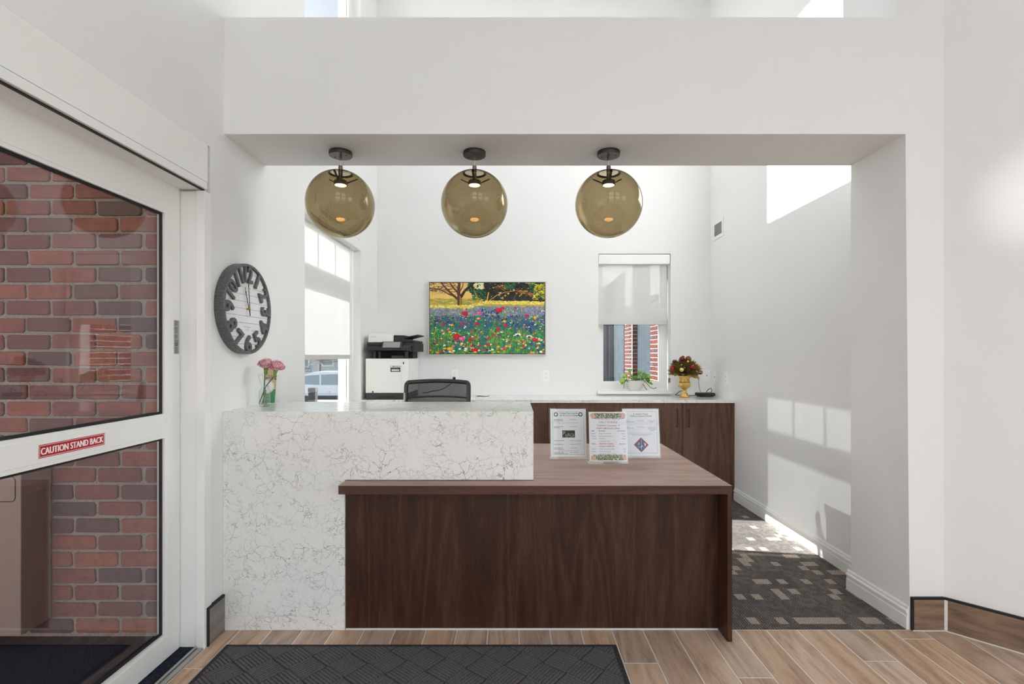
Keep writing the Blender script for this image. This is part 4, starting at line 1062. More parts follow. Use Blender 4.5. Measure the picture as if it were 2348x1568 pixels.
MB().prism([(at(924, 0, YPF).x, 0, zs1 + .04), (-.90, 0, zs1 + .07), (-.90, 0, zs1 + .077), (at(924, 0, YPF).x, 0, zs1 + .052)], (0, YPF + .08, 0), (0, 5.12, 0)).build('feeder_tray', PLASTK, pt)
MB().bbox(at(925, 0, YPF).x, -.925, YPF + .05, 5.17, zs1 + .001, zs1 + .022, .006).build('exit_tray', PLASTK, pt)
cv = Canvas(200, 40, 'ecece9'); cv.text(100, 30, 34, 'KYOCERA', 'b9babb', 'c', 1.0); q0, q1 = at(846, 775, YPF + .03), at(863, 770, YPF + .03)
print_panel('logo', cv.material('printer_logo', 0.45), (q0.x, YPF + .0445, q0.z), (q1.x - q0.x, 0, 0), (0, 0, q1.z - q0.z), .0004, pt)

# ------------------------------------------------------------ office chair
XCH, YCH = -0.556, 3.77
oc = thing('office_chair', 'black mesh back office chair behind the quartz counter', 'chair', (XCH, YCH - .2, 0))
def m_mesh():
    t = NT('black_chair_mesh'); v = t.coords((1, 1, 1)); 
    d = t.b; d.inputs['Base Color'].default_value = lin('29292a'); d.inputs['Roughness'].default_value = .8
    tr = t.add('ShaderNodeBsdfTransparent'); mx = t.add('ShaderNodeMixShader')
    mx.inputs[0].default_value = 0.16
    t.link(d.outputs[0], mx.inputs[1]); t.link(tr.outputs[0], mx.inputs[2]); t.link(mx.outputs[0], t.out.inputs[0]); return t.m
zt_ = at(0, 873, YCH).z; hw = 0.232
def backpt(u, v):                                   # u -1..1 across, v 0 bottom .. 1 top
    x = XCH + u * hw * (0.88 + 0.12 * min(1, v * 2)); z = 0.56 + (zt_ - 0.56) * v - 0.010 * u * u * v
    y = YCH - 0.05 * u * u - 0.03 * math.sin(v * PI); return Vector((x, y, z))
loop = [backpt(-1, v) for v in np.linspace(.05, .95, 9)] + [backpt(-.99, .975), backpt(-.96, .993)] + [backpt(u, 1.0) for u in np.linspace(-.92, .92, 9)] + [backpt(.96, .993), backpt(.99, .975)] + [backpt(1, v) for v in np.linspace(.95, .05, 9)] + [backpt(u, 0) for u in np.linspace(.85, -.85, 7)]
MB().tube(loop + [loop[0]], 0.016, 8, False).build('back_frame', PLASTK, oc, True)
g = MB(); nu, nv = 12, 10
g.add([backpt(u * .97, .02 + v * .97) for v in np.linspace(0, 1, nv) for u in np.linspace(-1, 1, nu)], [(j * nu + i, j * nu + i + 1, (j + 1) * nu + i + 1, (j + 1) * nu + i) for j in range(nv - 1) for i in range(nu - 1)])
g.build('back_mesh', m_mesh(), oc, True)
MB().tube([backpt(u, .80) + Vector((0, .02, 0)) for u in np.linspace(-.97, .97, 9)], 0.007, 6).build('cross_bar', BLACK, oc, True)
MB().tube([(XCH, YCH + .03, .62), (XCH, YCH + .05, .50), (XCH, YCH - .1, .42)], [.03, .03, .025], 8, flat=.5).build('back_spine', PLASTK, oc, True)
MB().bbox(XCH - .24, XCH + .24, YCH - .50, YCH - .05, .43, .50, .025).build('seat', pbr('black_seat_fabric', '222324', .9, grain=.3), oc, True)
for s in (-1, 1):
    MB().tube([(XCH + s * .235, YCH - .28, .45), (XCH + s * .29, YCH - .28, .46), (XCH + s * .29, YCH - .28, .66)], .016, 8).build('arm_post', PLASTK, oc, True)
    MB().bbox(XCH + s * .29 - .04, XCH + s * .29 + .04, YCH - .40, YCH - .15, .66, .685, .01).build('armrest', PLASTK, oc, True)
MB().lathe([(.03, .09), (.03, .25), (.02, .25), (.02, .43)], (XCH, YCH - .27, 0), 16).build('gas_column', PLASTK, oc, True)
for k in range(5):
    a = k * 2 * PI / 5 + .3; e = Vector((XCH + .29 * math.cos(a), YCH - .27 + .29 * math.sin(a), .075))
    MB().tube([(XCH, YCH - .27, .11), e], [.03, .018], 8).build('base_leg', PLASTK, oc, True)
    MB().lathe([(.0001, -.02), (.025, -.02), (.0275, -.01), (.0275, .01), (.025, .02), (.0001, .02)], (e.x, e.y, .028), 14, M=Matrix.Rotation(PI / 2, 4, 'X')).build('caster', BLACK, oc, True)

# ------------------------------------------------------------ outlets, plates, vent, cords
def plate(label, c, U, n, w=.073, h=.117, slots=2, kind='outlet', cat='outlet'):
    c, U, n = Vector(c), Vector(U), Vector(n)
    o = thing('wall_' + kind, label, cat, tuple(c), 'wall plates above the back worktop')
    M = Matrix.Translation(c) @ Matrix((U, -n, (0, 0, 1))).transposed().to_4x4()
    MB().bbox(-w/2, w/2, -.006, 0, -h/2, h/2, .002, M).build('cover_plate', PLASTW, o)
    if slots == 2:
        MB().bbox(-.017, .017, -.0085, -.0062, -.034, .034, .001, M).build('receptacle', PLASTW, o)
        s_ = MB()
        for dz in (-.019, .019):
            s_.box(-.0075, -.0055, -.0092, -.0086, dz - .003, dz + .005, M).box(.0055, .0075, -.0092, -.0086, dz - .003, dz + .005, M).box(-.002, .002, -.0092, -.0086, dz - .011, dz - .007, M)
        s_.build('slots', BLACK, o, stuff=True)
    elif slots == 1:
        MB().lathe([(.0001, 0), (.005, 0), (.005, .003), (.0001, .003)], (0, 0, 0), 12, M=M @ Matrix.Translation((0, -.0062, 0)) @ Matrix.Rotation(PI / 2, 4, 'X')).build('socket_hole', PLASTD, o)
    return o
yb = YB
plate('white double outlet with a black plug, above the office chair', at(1042, 860.5, yb), (1, 0, 0), (0, -1, 0))
plate('white double outlet between the painting and the small window', at(1252, 861, yb), (1, 0, 0), (0, -1, 0))
plate('square white phone plate on the back wall beside the corner', (2.021, yb, at(0, 861, yb).z), (1, 0, 0), (0, -1, 0), .070, .117, 1, 'plate', 'wall plate')
plate('narrow white cable plate on the right wall nearest the corner', (XR, 5.098, at(1640, 864, 5.098).z), (0, -1, 0), (-1, 0, 0), .075, .117, 1, 'plate', 'wall plate')
plate('white double outlet on the right wall, farther from the corner', (XR, 4.826, at(1666, 868, 4.826).z), (0, -1, 0), (-1, 0, 0))
pc = thing('power_cord', 'black power cord hanging from the outlet behind the chair', 'cord', tuple(at(1042, 866, yb)))
c0 = at(1042, 867, yb)
MB().bbox(c0.x - .014, c0.x + .014, yb - .035, yb - .0095, c0.z - .012, c0.z + .012, .004).build('plug', BLACK, pc)
MB().tube(smooth_path([c0 + Vector((0, -.03, 0)), c0 + Vector((-.02, -.05, -.04)), at(1028, 884, 5.1), at(1012, 893, 5.0), at(990, 897, 4.95), at(978, 900, 4.95), at(970, 900, 5.0)]), .0045, 6).build('cable', BLACK, pc, True)

vt = thing('air_vent', 'small white wall vent with dark upright louvres high on the right wall', 'vent', (XR, 5.0, 2.6))
y0, y1, z0, z1 = 4.885, 5.13, 2.505, 2.69
fr = MB(); t_ = .034
for (a, b, c, d) in ((y0, y1, z0, z0 + t_), (y0, y1, z1 - t_, z1), (y0, y0 + t_, z0 + t_, z1 - t_), (y1 - t_, y1, z0 + t_, z1 - t_)): fr.box(XR - .009, XR - .0005, a, b, c, d)
fr.build('vent_frame', WHITE, vt)
MB().box(XR - .002, XR - .0005, y0 + t_, y1 - t_, z0 + t_, z1 - t_).build('duct_back', PLASTD, vt)
for i in range(10):
    y = y0 + t_ + (i + .5) * (y1 - y0 - 2 * t_) / 10
    MB().box(XR - .010, XR - .0025, y - .0035, y + .0035, z0 + t_, z1 - t_).build('louvre', pbr('grey_louvre', 'a7a7a5', .5) if i == 0 else bpy.data.materials['grey_louvre'], vt)

# ------------------------------------------------------------ paper signs in acrylic stands on the desk
def stand(label, cxp, base_y, wpx, top_y, rot, canvas, mname):
    Y = (EYE - dz1) * F / (base_y - CY); c = at(cxp, base_y, Y)
    s = thing('sign_holder', label, 'sign', (c.x, c.y, dz1), 'paper signs on the desk', rot)
    W = wpx * Y / F; H = (base_y - top_y) * Y / F; lean = .045
    # one bent acrylic piece: foot and leaning face (local coordinates, front is -Y)
    def sh(y0, y1, z0, z1, t): return [(-W/2, y0, z0), (W/2, y0, z0), (W/2, y1, z1), (-W/2, y1, z1)]
    MB().bbox(-W/2 - .003, W/2 + .003, -.004, .075, .0005, .0035, .001).build('foot', ACRYLIC, s, local=True)
    b = MB()
    for d in (0, .0065):
        b.add([(-W/2, d, .0036), (W/2, d, .0036), (W/2, d + lean, H), (-W/2, d + lean, H), (-W/2, d + .0022, .0036), (W/2, d + .0022, .0036), (W/2, d + lean + .0022, H), (-W/2, d + lean + .0022, H)],
              [(0, 1, 2, 3), (7, 6, 5, 4), (0, 4, 5, 1), (1, 5, 6, 2), (2, 6, 7, 3), (3, 7, 4, 0)])
    b.build('acrylic_face', ACRYLIC, s, local=True)
    f0 = .014 / H; f1 = 1 - .004 / H
    P = lambda f: Vector((-W/2 + .004, .0050 + lean * f, H * f))
    print_panel('printed_sheet', canvas.material(mname, .55), P(f0), (W - .008, 0, 0), P(f1) - P(f0), .0006, s, local=True)
    return s
GREY, INK = '5a5c66', '3c3d44'
c1 = Canvas(680, 880, 'edeef2', 2)
for (i, w_) in ((42, 3),):
    for (a, b, c_, d) in ((i, i, 680 - i, i + w_), (i, 880 - i - w_, 680 - i, 880 - i), (i, i, i + w_, 880 - i), (680 - i - w_, i, 680 - i, 880 - i)): c1.rect(a, b, c_, d, '4a5878')
for x in (104, 576):
    for k in range(40):
        a = k * 2 * PI / 40; c1.ell(x + 32 * math.cos(a), 102 + 32 * math.sin(a), 9, 6, random.choice(['3a4034', '54503a', '2c3328', '6b4a34']), a)
def two(c, x, y, size, parts):
    for txt, col in parts:
        c.text(x, y, size, txt, col, 'l', .92, .5); V, T = glyphs(txt); x += V[:, 0].max() * size * .92 + (size * .22 if not txt.endswith('>') else 0)
two(c1, 176, 92, 42, [('Holiday', '2f5a86'), ('Mass', '3d3d46'), ('Schedule', '2e5f94')]); two(c1, 182, 132, 42, [('for St.', '2e4f7c'), ('Anthony', 'b08a2e'), ('Chapel', '3d4a3a')])
rows = [(212, 'Sunday, December 24th', 'Mass at 10:00 AM'), (233, 'Fourth Sunday of Advent', ''), (340, 'Monday, December 25th', 'Mass at 10:00 AM'), (361, 'Christmas Day', ''), (600, 'Thursday, December 28th', 'Weekday Mass at 10:00 AM'), (665, 'Friday, December 29th', 'Weekday Mass at 10:00 AM'), (732, 'Sunday, December 31st', 'Mass at 10:00 AM'), (753, 'Feast of the Holy Family', ''), (815, 'Monday, January 1, 2024', 'Mass at 10:00 AM'), (834, 'Solemnity of Mary, Mother of God', '')]
for y, a, b in rows:
    c1.text(62, y - 6, 20, a, INK, 'l', .9, .5); c1.text(370, y - 6, 20, b, INK, 'l', .9)
for y in (272, 782): c1.text(340, y - 6, 19, 'Please note that the 9:00 am Sunday Mass is at Sacred Heart', 'b0575c', 'c', .82)
c1.rect(222, 398, 462, 530, '1c1d1e')
for (t, x, y, s_) in (('P', 232, 482, 98), ('E', 282, 512, 64), ('A', 312, 508, 92), ('C', 372, 508, 76), ('E', 420, 508, 66)): c1.text(x, y, s_, t, 'b9b6a4', 'l', .9, 1)
for k in range(60): c1.ell(random.uniform(232, 452), random.uniform(515, 527), 3, 2, random.choice(['b08a3a', '6b5a2e', 'd8c48a']))
stand('paper holiday schedule with two wreaths, leftmost of the desk signs', 1305, 1053, 86, 938, .02, c1, 'mass_schedule_print')
c2 = Canvas(680, 880, 'e9eaf0', 2)
R = random.Random(5)
def garland(c, y0, y1, flip):
    for k in range(1500):
        x = R.uniform(60, 640); y = y0 + (R.random() ** 1.6) * (y1 - y0) if not flip else y1 - (R.random() ** 1.6) * (y1 - y0)
        dens = 0.45 + 0.55 * math.sin(x * .045 + (1 if flip else 0)) ** 2
        if R.random() > dens: continue
        a = R.uniform(0, PI); c.line([(x, y), (x + 22 * math.cos(a), y + 20 * math.sin(a) * (-1 if flip else 1))], 5, R.choice(['5c7350', '7c8f62', '4a6148', '94a57c', '6d7a4c']))
    for k in range(30):
        x = R.uniform(110, 590); y = (y0 + R.uniform(8, 36)) if not flip else (y1 - R.uniform(8, 36)); c.ell(x, y, R.uniform(8, 18), R.uniform(6, 14), R.choice(['6b5340', '54402f', '8a6f52', 'cdb27c', 'e9d9b0']))
garland(c2, 22, 110, False); garland(c2, 770, 862, True)
c2.rect(0, 0, 680, 20, 'f2f2f4'); 
for pts in ([(20, 50), (95, 25), (130, 92), (52, 130)], [(590, 26), (664, 26), (664, 112), (590, 100)], [(26, 782), (118, 790), (112, 862), (26, 862)], [(578, 800), (652, 760), (668, 850), (620, 862)]):
    c2.poly(pts, 'dcaa9c'); q = np.mean(pts, 0); c2.line([(pts[0][0], pts[0][1]), tuple(q)], 4, 'c88f80'); c2.line([tuple(q), pts[2]], 3, 'efd0c4')
RED, TEAL = 'b23a56', '5d7f8c'
c2.text(350, 140, 50, 'MAINSTREET LODGE', 'b0657c', 'c', .96); c2.text(350, 202, 52, 'DAILY DOINGS', 'b0657c', 'c', .96)
c2.text(350, 258, 40, 'TUESDAY, December 19', TEAL, 'c', 1.0, .5); c2.text(350, 308, 39, 'HAPPY BIRTHDAY, TINA!', RED, 'c', .98, .6)
c2.text(36, 352, 29, 'TIME:', '6a5a2a', 'l', .95, .8); c2.text(176, 352, 29, 'ACTIVITY:', '4a4c50', 'l', .95, .8); c2.text(656, 352, 29, 'LOCATION:', '5d5f68', 'r', .95, .8)
for i, (a, b, d, hot) in enumerate([('9:15am', 'Rosary "Sorrowful"', 'Chapel', 0), ('9:45am', 'Brain & Body Fitness', 'Loft', 0), ('11:15am', 'MSL Mass', 'Chapel', 0), ('', 'with Father Peter', '', 0), ('1:00pm', 'RESIDENT COUNCIL', 'Basement', 1), ('', '& FOOD COMMITTEE', '', 1), ('3:30pm', 'Table Games with Dana', 'Loft', 0), ('6:00pm', 'Farkle Dice Game', 'Loft', 0), ('', 'with Sarah, Jessica, Kelsey', '', 0)]):
    y = 398 + i * 45.5; col = RED if hot else '7e808a'
    if a: c2.text(34, y, 31, a, col, 'l', .92, .7 if hot else 0)
    c2.text(178, y, 31, b, col, 'l', .92, .7 if hot else 0)
    if d: c2.text(656, y, 31, d, col, 'r', .92, .7 if hot else 0)
stand('paper daily activities sign with green garland borders, middle of the desk signs', 1396, 1064, 90, 945, -.01, c2, 'daily_activities_print')
c3 = Canvas(680, 880, 'edeff4', 2)
for (a, b, c_, d) in ((60, 46, 640, 50), (60, 822, 640, 826), (60, 46, 64, 826), (636, 46, 640, 826)): c3.rect(a, b, c_, d, '7d95b8')
c3.text(340, 108, 40, 'St. Anthony Chapel', '5d6066', 'c', .9, .4)
two(c3, 150, 144, 38, [('Holiday', '6d6f66'), ('Confession', '55575e'), ('Schedule', '7a7048')]); c3.rect(150, 149, 545, 151, '8a8a7a')
for y, rws in ((228, ['10:00 to 11:45 AM', 'before Mass']), (350, ['10:00 to 10:45 AM', 'before Mass. Fr. Greg', 'will also be available', 'after Mass'])):
    c3.text(70, y, 20, 'Sunday', INK, 'l', .9); c3.text(70, y + 20, 20, 'December 24, 2023', INK, 'l', .85); c3.text(340, y, 20, 'Fr. Greg Bramlage' if y < 300 else 'Fr. Peter Mussett', INK, 'c', .85)
    for k, r_ in enumerate(rws): c3.text(548, y + k * 21, 20, r_, INK, 'c', .85)
c3.rect(80, 440, 620, 442, 'b9bcc6'); c3.text(340, 474, 19, 'If these don\'t work for you, Fr. Greg is available on some weekdays.', INK, 'c', .8); c3.text(340, 498, 19, 'Please contact Fr. Greg directly to schedule a time.', INK, 'c', .8)
dcx, dcy, dr_ = 335, 672, 138
c3.poly([(dcx, dcy - dr_), (dcx + dr_, dcy), (dcx, dcy + dr_), (dcx - dr_, dcy)], '8c1f26')
c3.poly([(dcx, dcy - 108), (dcx + 108, dcy), (dcx, dcy + 108), (dcx - 108, dcy)], '24306a')
RR = random.Random(9)
for k in range(70):
    a, b = RR.uniform(-100, 100), RR.uniform(-100, 100)
    if abs(a) + abs(b) < 98:
        w_ = RR.uniform(8, 20); col = RR.choice(['2b4fa0', '1d2a5c', '3aa0c8', '5fc0dc'] if a < 5 else ['b8232c', '8f1c26', '2b4fa0', 'd9d5d0', '1d2a5c'])
        c3.poly([(dcx + a - w_, dcy + b), (dcx + a, dcy + b - w_ * .7), (dcx + a + w_ * .8, dcy + b + 3), (dcx + a, dcy + b + w_)], col)
c3.poly([(dcx + 55, dcy - 30), (dcx + 95, dcy - 30), (dcx + 88, dcy + 10), (dcx + 60, dcy + 12)], 'e3ded6'); c3.rect(dcx + 70, dcy + 10, dcx + 78, dcy + 36, 'e3ded6'); c3.rect(dcx + 2, dcy - 106, dcx + 10, dcy + 106, 'c9d8e0'); c3.rect(dcx - 50, dcy - 6, dcx + 60, dcy + 1, '15182c')
c3.ell(dcx - 45, dcy - 20, 16, 30, 'b98f8a', .4); c3.line([(dcx - 108, dcy), (dcx, dcy - 108), (dcx + 108, dcy), (dcx, dcy + 108), (dcx - 108, dcy)], 5, '16181f')
stand('paper confession schedule with stained-glass diamond, rightmost of the desk signs', 1472.5, 1051.5, 87, 938, -.02, c3, 'confession_schedule_print')

# ------------------------------------------------------------ carnations, vase, brochure holder on the quartz counter
vb = at(607, 931, 2.69); vb.z = HQ
va = thing('flower_vase', 'clear glass vase holding carnations on the quartz counter', 'vase', tuple(vb))
prof = [(0.0001, .001), (.031, .001), (.033, .004), (.033, .02), (.027, .06), (.015, .092), (.013, .105), (.018, .125), (.030, .160), (.0285, .160), (.0165, .125), (.0115, .105), (.0135, .092), (.0255, .06), (.031, .02), (.030, .006), (0.0001, .006)]
prof = [(r, z * 1.02) for r, z in prof]
prof = [(0.0001, .001), (.026, .001), (.028, .004), (.028, .083), (.0265, .084), (.017, .098), (.0175, .115), (.034, .165), (.0325, .165), (.016, .115), (.0155, .098), (.0255, .082), (.0265, .080), (.0265, .007), (0.0001, .006)]
MB().lathe([(r, vb.z + z) for r, z in prof], (vb.x, vb.y, 0), 32).build('vase_body', VASEGLASS, va, True)
def m_carn():
    t = NT('pink_white_petals'); n = t.noise(t.coords(), 210, 3, .7)
    t.link(t.ramp(n.outputs[0], [(.42, 'fbf0f2'), (.51, 'f3bcc8'), (.58, 'e0607e'), (.68, 'b52a4a')]), t.b.inputs['Base Color']); t.b.inputs['Roughness'].default_value = .7
    t.b.inputs['Specular IOR Level'].default_value = .2; return t.m
CARN = m_carn(); STEM = pbr('green_stem', '56702f', .6); STEMD = pbr('dark_green_stem', '3d5a2a', .6)
Y_ = 2.69
heads = [('pink and white carnation on the left, dark stem upright', (609, 838), (604, 930), STEMD, (604, 884)), ('pink and white carnation on the right, stem leaning over', (629.5, 842), (594, 927), STEMD, (618, 888))]
for hi, (lab, hp, bp, sm, mid) in enumerate(heads):
    hp3, bp3, mp3 = at(*hp, Y_ + hi * .012), at(*bp, Y_), at(*mid, Y_ + hi * .006); bp3.z = HQ + .012
    cr = thing('carnation', lab, 'flower', tuple(bp3), 'carnations in the glass vase')
    neck = Vector((vb.x - .004 + .008 * hi, vb.y + .002, HQ + .105))
    MB().tube([bp3, neck, hp3 + Vector((-.004, 0, -.052)), hp3 + Vector((-.001, 0, -.02))], [.0028, .0026, .0026, .003], 7).build('stem', sm, cr, True)
    dv = Vector((0.12 + .1 * hi, -.1, 1)).normalized()
    Mq = Matrix.Translation(hp3 + Vector((0, 0, -.05))) @ dv.to_track_quat('Z', 'Y').to_matrix().to_4x4()
    MB().lathe([(.003, 0), (.0085, .008), (.0095, .024), (.013, .036)], (0, 0, 0), 12, M=Mq).build('calyx', pbr('calyx_green', '6f8f35', .6), cr, True)
    pb = MB(); RP = random.Random(20 + hi)
    for ring_, (el, n_, rad, sz) in enumerate(((-.05, 12, .030, .017), (.35, 12, .028, .017), (.75, 10, .023, .016), (1.1, 8, .015, .015), (1.45, 4, .006, .013))):
        for k in range(n_):
            a = 2 * PI * k / n_ + RP.uniform(-.2, .2); e = el + RP.uniform(-.12, .12)
            d = Vector((math.cos(a) * math.cos(e), math.sin(a) * math.cos(e), math.sin(e))); t1 = Vector((-math.sin(a), math.cos(a), 0)); t2 = d.cross(t1)
            base = d * .008; vs, fs = [], []
            for j in range(4):
                for i in range(6):
                    q = base + d * (.007 + j * .0085) * (1 + .12 * RP.uniform(-1, 1)) + t1 * (i - 2.5) / 2.5 * sz * (.4 + .22 * j) + t2 * (.004 * math.sin(i * 2.4 + k) * j * .6 + .002 * j * j)
                    vs.append(Mq @ (q * .98 + Vector((0, 0, .042))))
            fs = [(j * 6 + i, j * 6 + i + 1, (j + 1) * 6 + i + 1, (j + 1) * 6 + i) for j in range(3) for i in range(5)]
            pb.add(vs, fs)
    pb.build('petals', CARN, cr, 'all', stuff=True)
sp = thing('cut_stem', 'loose green stem tips standing in the vase water', 'stem', (vb.x, vb.y, HQ + .008))
st = MB()
for (dx, tx) in ((-.012, .012), (.006, -.012), (.012, .004)):
    st = MB(); st.tube([(vb.x + dx, vb.y - .006 + dx * .3, HQ + .009), (vb.x + tx * .4, vb.y + .006, HQ + .088)], .0026, 6); st.build('stem', STEM, sp, True)
bhb = at(614, 925, 2.84)
bz = HQ
bhd = thing('brochure_holder', 'clear acrylic brochure holder behind the carnations', 'holder', (bhb.x, 2.84, bz))
hw_ = 0.062
MB().bbox(bhb.x - hw_, bhb.x + hw_, 2.80, 2.855, bz + .0005, bz + .003, .001).build('base', ACRYLIC, bhd)
MB().prism([(0, 2.845, bz + .003), (0, 2.848, bz + .003), (0, 2.875, bz + .16), (0, 2.872, bz + .16)], (bhb.x - hw_, 0, 0), (bhb.x + hw_, 0, 0)).build('back_wall', ACRYLIC, bhd)
MB().prism([(0, 2.800, bz + .003), (0, 2.803, bz + .003), (0, 2.815, bz + .095), (0, 2.812, bz + .095)], (bhb.x - hw_, 0, 0), (bhb.x + hw_, 0, 0)).build('front_wall', ACRYLIC, bhd)
for s in (-1, 1):
    MB().prism([(0, 2.803, bz + .0032), (0, 2.8445, bz + .0032), (0, 2.859, bz + .09), (0, 2.8135, bz + .09)], (bhb.x + s * hw_ - .001, 0, 0), (bhb.x + s * hw_ + .001, 0, 0)).build('side_wall', ACRYLIC, bhd)
c4 = Canvas(400, 880, 'c9b48a', 2); R = random.Random(3)
c4.rect(0, 0, 400, 60, '6f8a68')
for k in range(1800):
    y = R.uniform(0, 560); c4.ell(R.uniform(0, 400), y, R.uniform(3, 14), R.uniform(2, 6), R.choice(['d9c49a', 'e6d6b4', 'b08f5e', 'c7a876', '8c6a44', 'efe4cc'] if y > 40 else ['7c9a72', 'a8b490', '8a5f44']), R.uniform(-.6, .6))
for k in range(160): c4.ell(R.uniform(0, 400), R.uniform(270, 360), R.uniform(6, 18), R.uniform(4, 11), R.choice(['3a332e', '54483f', 'b9a898', '2b2724', 'd9cfc4']))
c4.rect(0, 560, 400, 880, '4f8f62'); c4.rect(0, 560, 400, 575, 'dfe8df')
for k in range(40): c4.line([(R.uniform(0, 400), R.uniform(600, 860)), (R.uniform(0, 400), R.uniform(600, 860))], 8, R.choice(['57996b', '478258', '63a577']))
c4.ell(200, 520, 165, 150, 'f0f0ee'); c4.ell(200, 520, 148, 134, 'a9aab0'); c4.ell(200, 520, 144, 130, 'f0f0ee'); c4.text(200, 520, 44, 'Lodge', '8f9199', 'c', .9); c4.text(200, 560, 24, 'senior living', 'a9abb2', 'c')
c4.rect(70, 790, 250, 800, 'd9e6d9'); c4.text(160, 750, 50, 'Lodge', 'cfe0d0', 'c')
bc = thing('brochure', 'green and tan photo brochure in the clear holder', 'brochure', (bhb.x, 2.835, bz + .004))
print_panel('cover', c4.material('brochure_cover_print', .4), (bhb.x - .055, 2.833, bz + .004), (.096, 0, 0), (0, .035, .222), .003, bc)

# ------------------------------------------------------------ things on the back worktop: papers, plant, urn, router
pp = thing('paper_tray', 'flat white document tray on the worktop right of the chair', 'tray', (at(1106, 0, 4.86).x, 4.9, HC))
xa, xb = at(1089, 0, 4.83).x, at(1120, 0, 4.83).x
MB().bbox(xa, xb, 4.82, 5.03, HC + .001, HC + .010, .002).build('tray', PLASTW, pp)
pst = thing('paper_stack', 'loose papers and envelopes lying in the document tray', 'papers', (at(1106, 0, 4.9).x, 4.92, HC + .0105))
for i, (dx, rz) in enumerate(((0, .05), (.01, -.12), (-.008, .2))):
    M = Matrix.Translation((at(1106, 0, 4.9).x + dx, 4.92, HC + .0115 + i * .0055)) @ Matrix.Rotation(rz, 4, 'Z') @ Matrix.Rotation(.06 * i, 4, 'Y')
    MB().box(-.055, .055, -.08, .08, 0, .0012, M).build('sheet', pbr('paper_%d' % i, ('f1f1ee', 'c4c8cc', 'e9e9e4')[i], .7), pst)

# plant on the sill
ZSI = 0.968; xpl, ypl = at(1456.5, 0, 5.262).x, 5.262
pl = thing('potted_plant', 'trailing heart-leaf plant in a white pot on the small window sill', 'plant', (xpl, ypl, ZSI))
POT = pbr('white_glazed_pot', 'dcdad6', .35)
MB().lathe([(.0001, .001), (.058, .001), (.064, .006), (.085, .05), (.099, .094), (.103, .096), (.103, .105), (.097, .105), (.093, .094), (.0001, .092)], (xpl, ypl, ZSI), 40, 1, .62).build('pot', POT, pl, True)
MB().lathe([(.0001, .0925), (.092, .0925), (.09, .098), (.0001, .1)], (xpl, ypl, ZSI), 32, 1, .62).build('soil', pbr('dark_soil', '2e2318', .95, grain=.6), pl, True)
def m_leaf():
    t = NT('heart_leaf_green'); n = t.noise(t.coords(), 40, 3); oi = t.add('ShaderNodeObjectInfo')
    f = t.math('ADD', t.math('MULTIPLY', n.outputs[0], .5), t.math('MULTIPLY', oi.outputs['Random'], .5))
    t.link(t.ramp(f, [(.2, '3d6a22'), (.5, '6a9a33'), (.8, '9cbf4a')]), t.b.inputs['Base Color']); t.b.inputs['Roughness'].default_value = .4; return t.m
LEAF = m_leaf(); VINE = pbr('brown_vine', '5e4a26', .8)
def leaf(parent, p, d, size, nrm, mat=LEAF, name='leaf'):
    p, d = Vector(p), Vector(d).normalized(); nrm = Vector(nrm); sd_ = d.cross(nrm).normalized(); nrm = sd_.cross(d).normalized()
    out = [(0, 0), (-.1, .22), (.02, .42), (.22, .46), (.5, .36), (.8, .16), (1, 0)]
    vs = [p + d * size * x + nrm * size * (.12 * math.sin(x * 2.4) - .1 * x * x) for x in (0, .25, .5, .75, 1)]; n0 = len(vs)
    fs = []; b = MB()
    prev = None
    for s in (1, -1):
        edge = [p + d * size * x + sd_ * s * size * y + nrm * size * (.10 * math.sin(max(x, 0) * 2.4) - .1 * x * x - .06 * y) for x, y in out]
        k = len(vs); vs += edge
        tri = [(0, k, k + 1), (0, k + 1, k + 2), (0, k + 2, 1), (1, k + 2, k + 3), (1, k + 3, k + 4), (1, k + 4, 2), (2, k + 4, 3), (3, k + 4, k + 5), (3, k + 5, 4), (4, k + 5, k + 6)]
        fs += tri if s == 1 else [tuple(reversed(t)) for t in tri]
    return b.add(vs, fs).build(name, mat, parent, True)
leaves = [((1432, 868), (-.7, -.2, -.5), .070), ((1437, 862), (-.8, 0, .3), .05), ((1441, 852), (.6, -.1, .4), .05), ((1455, 862), (.2, -.3, -.9), .065), ((1449, 860), (-.4, -.4, -.6), .05), ((1462, 856), (.5, -.2, .2), .055), ((1468, 862), (.3, -.3, -.8), .05),
          ((1474, 858), (.8, -.1, -.5), .07), ((1483, 866), (.3, -.2, -.9), .065), ((1485, 860), (.8, 0, -.6), .05), ((1445, 867), (.4, -.5, .5), .045), ((1428, 872), (-.3, -.2, -1), .05), ((1458, 870), (-.2, -.7, .3), .045), ((1490, 877), (.7, -.1, -.5), .04), ((1466, 868), (.6, -.5, .1), .05), ((1440, 872), (-.6, -.5, -.1), .05)]
for (q, d, s_) in leaves:
    p = at(*q, 5.235); leaf(pl, p, d, s_, (.2, -1, .5))
    MB().tube([(xpl + (p.x - xpl) * .5, ypl - .01, ZSI + .098), p + Vector((0, 0, .012)), p], .0018, 5).build('petiole', VINE, pl)
for pts in ([(1476, 872), (1484, 880), (1492, 888), (1500, 891), (1505, 888)], [(1436, 870), (1431, 880), (1430, 891)], [(1474, 880), (1480, 890), (1484, 894)]):
    MB().tube(smooth_path([at(x, y, 5.195) for x, y in pts]), .003, 6).build('trailing_vine', VINE, pl, True)
MB().tube(smooth_path([at(1450, 872, 5.25), at(1446, 866, 5.24), at(1452, 864, 5.23), at(1458, 870, 5.23), at(1470, 868, 5.23), at(1478, 874, 5.22)]), .004, 6).build('trailing_vine', VINE, pl, True)

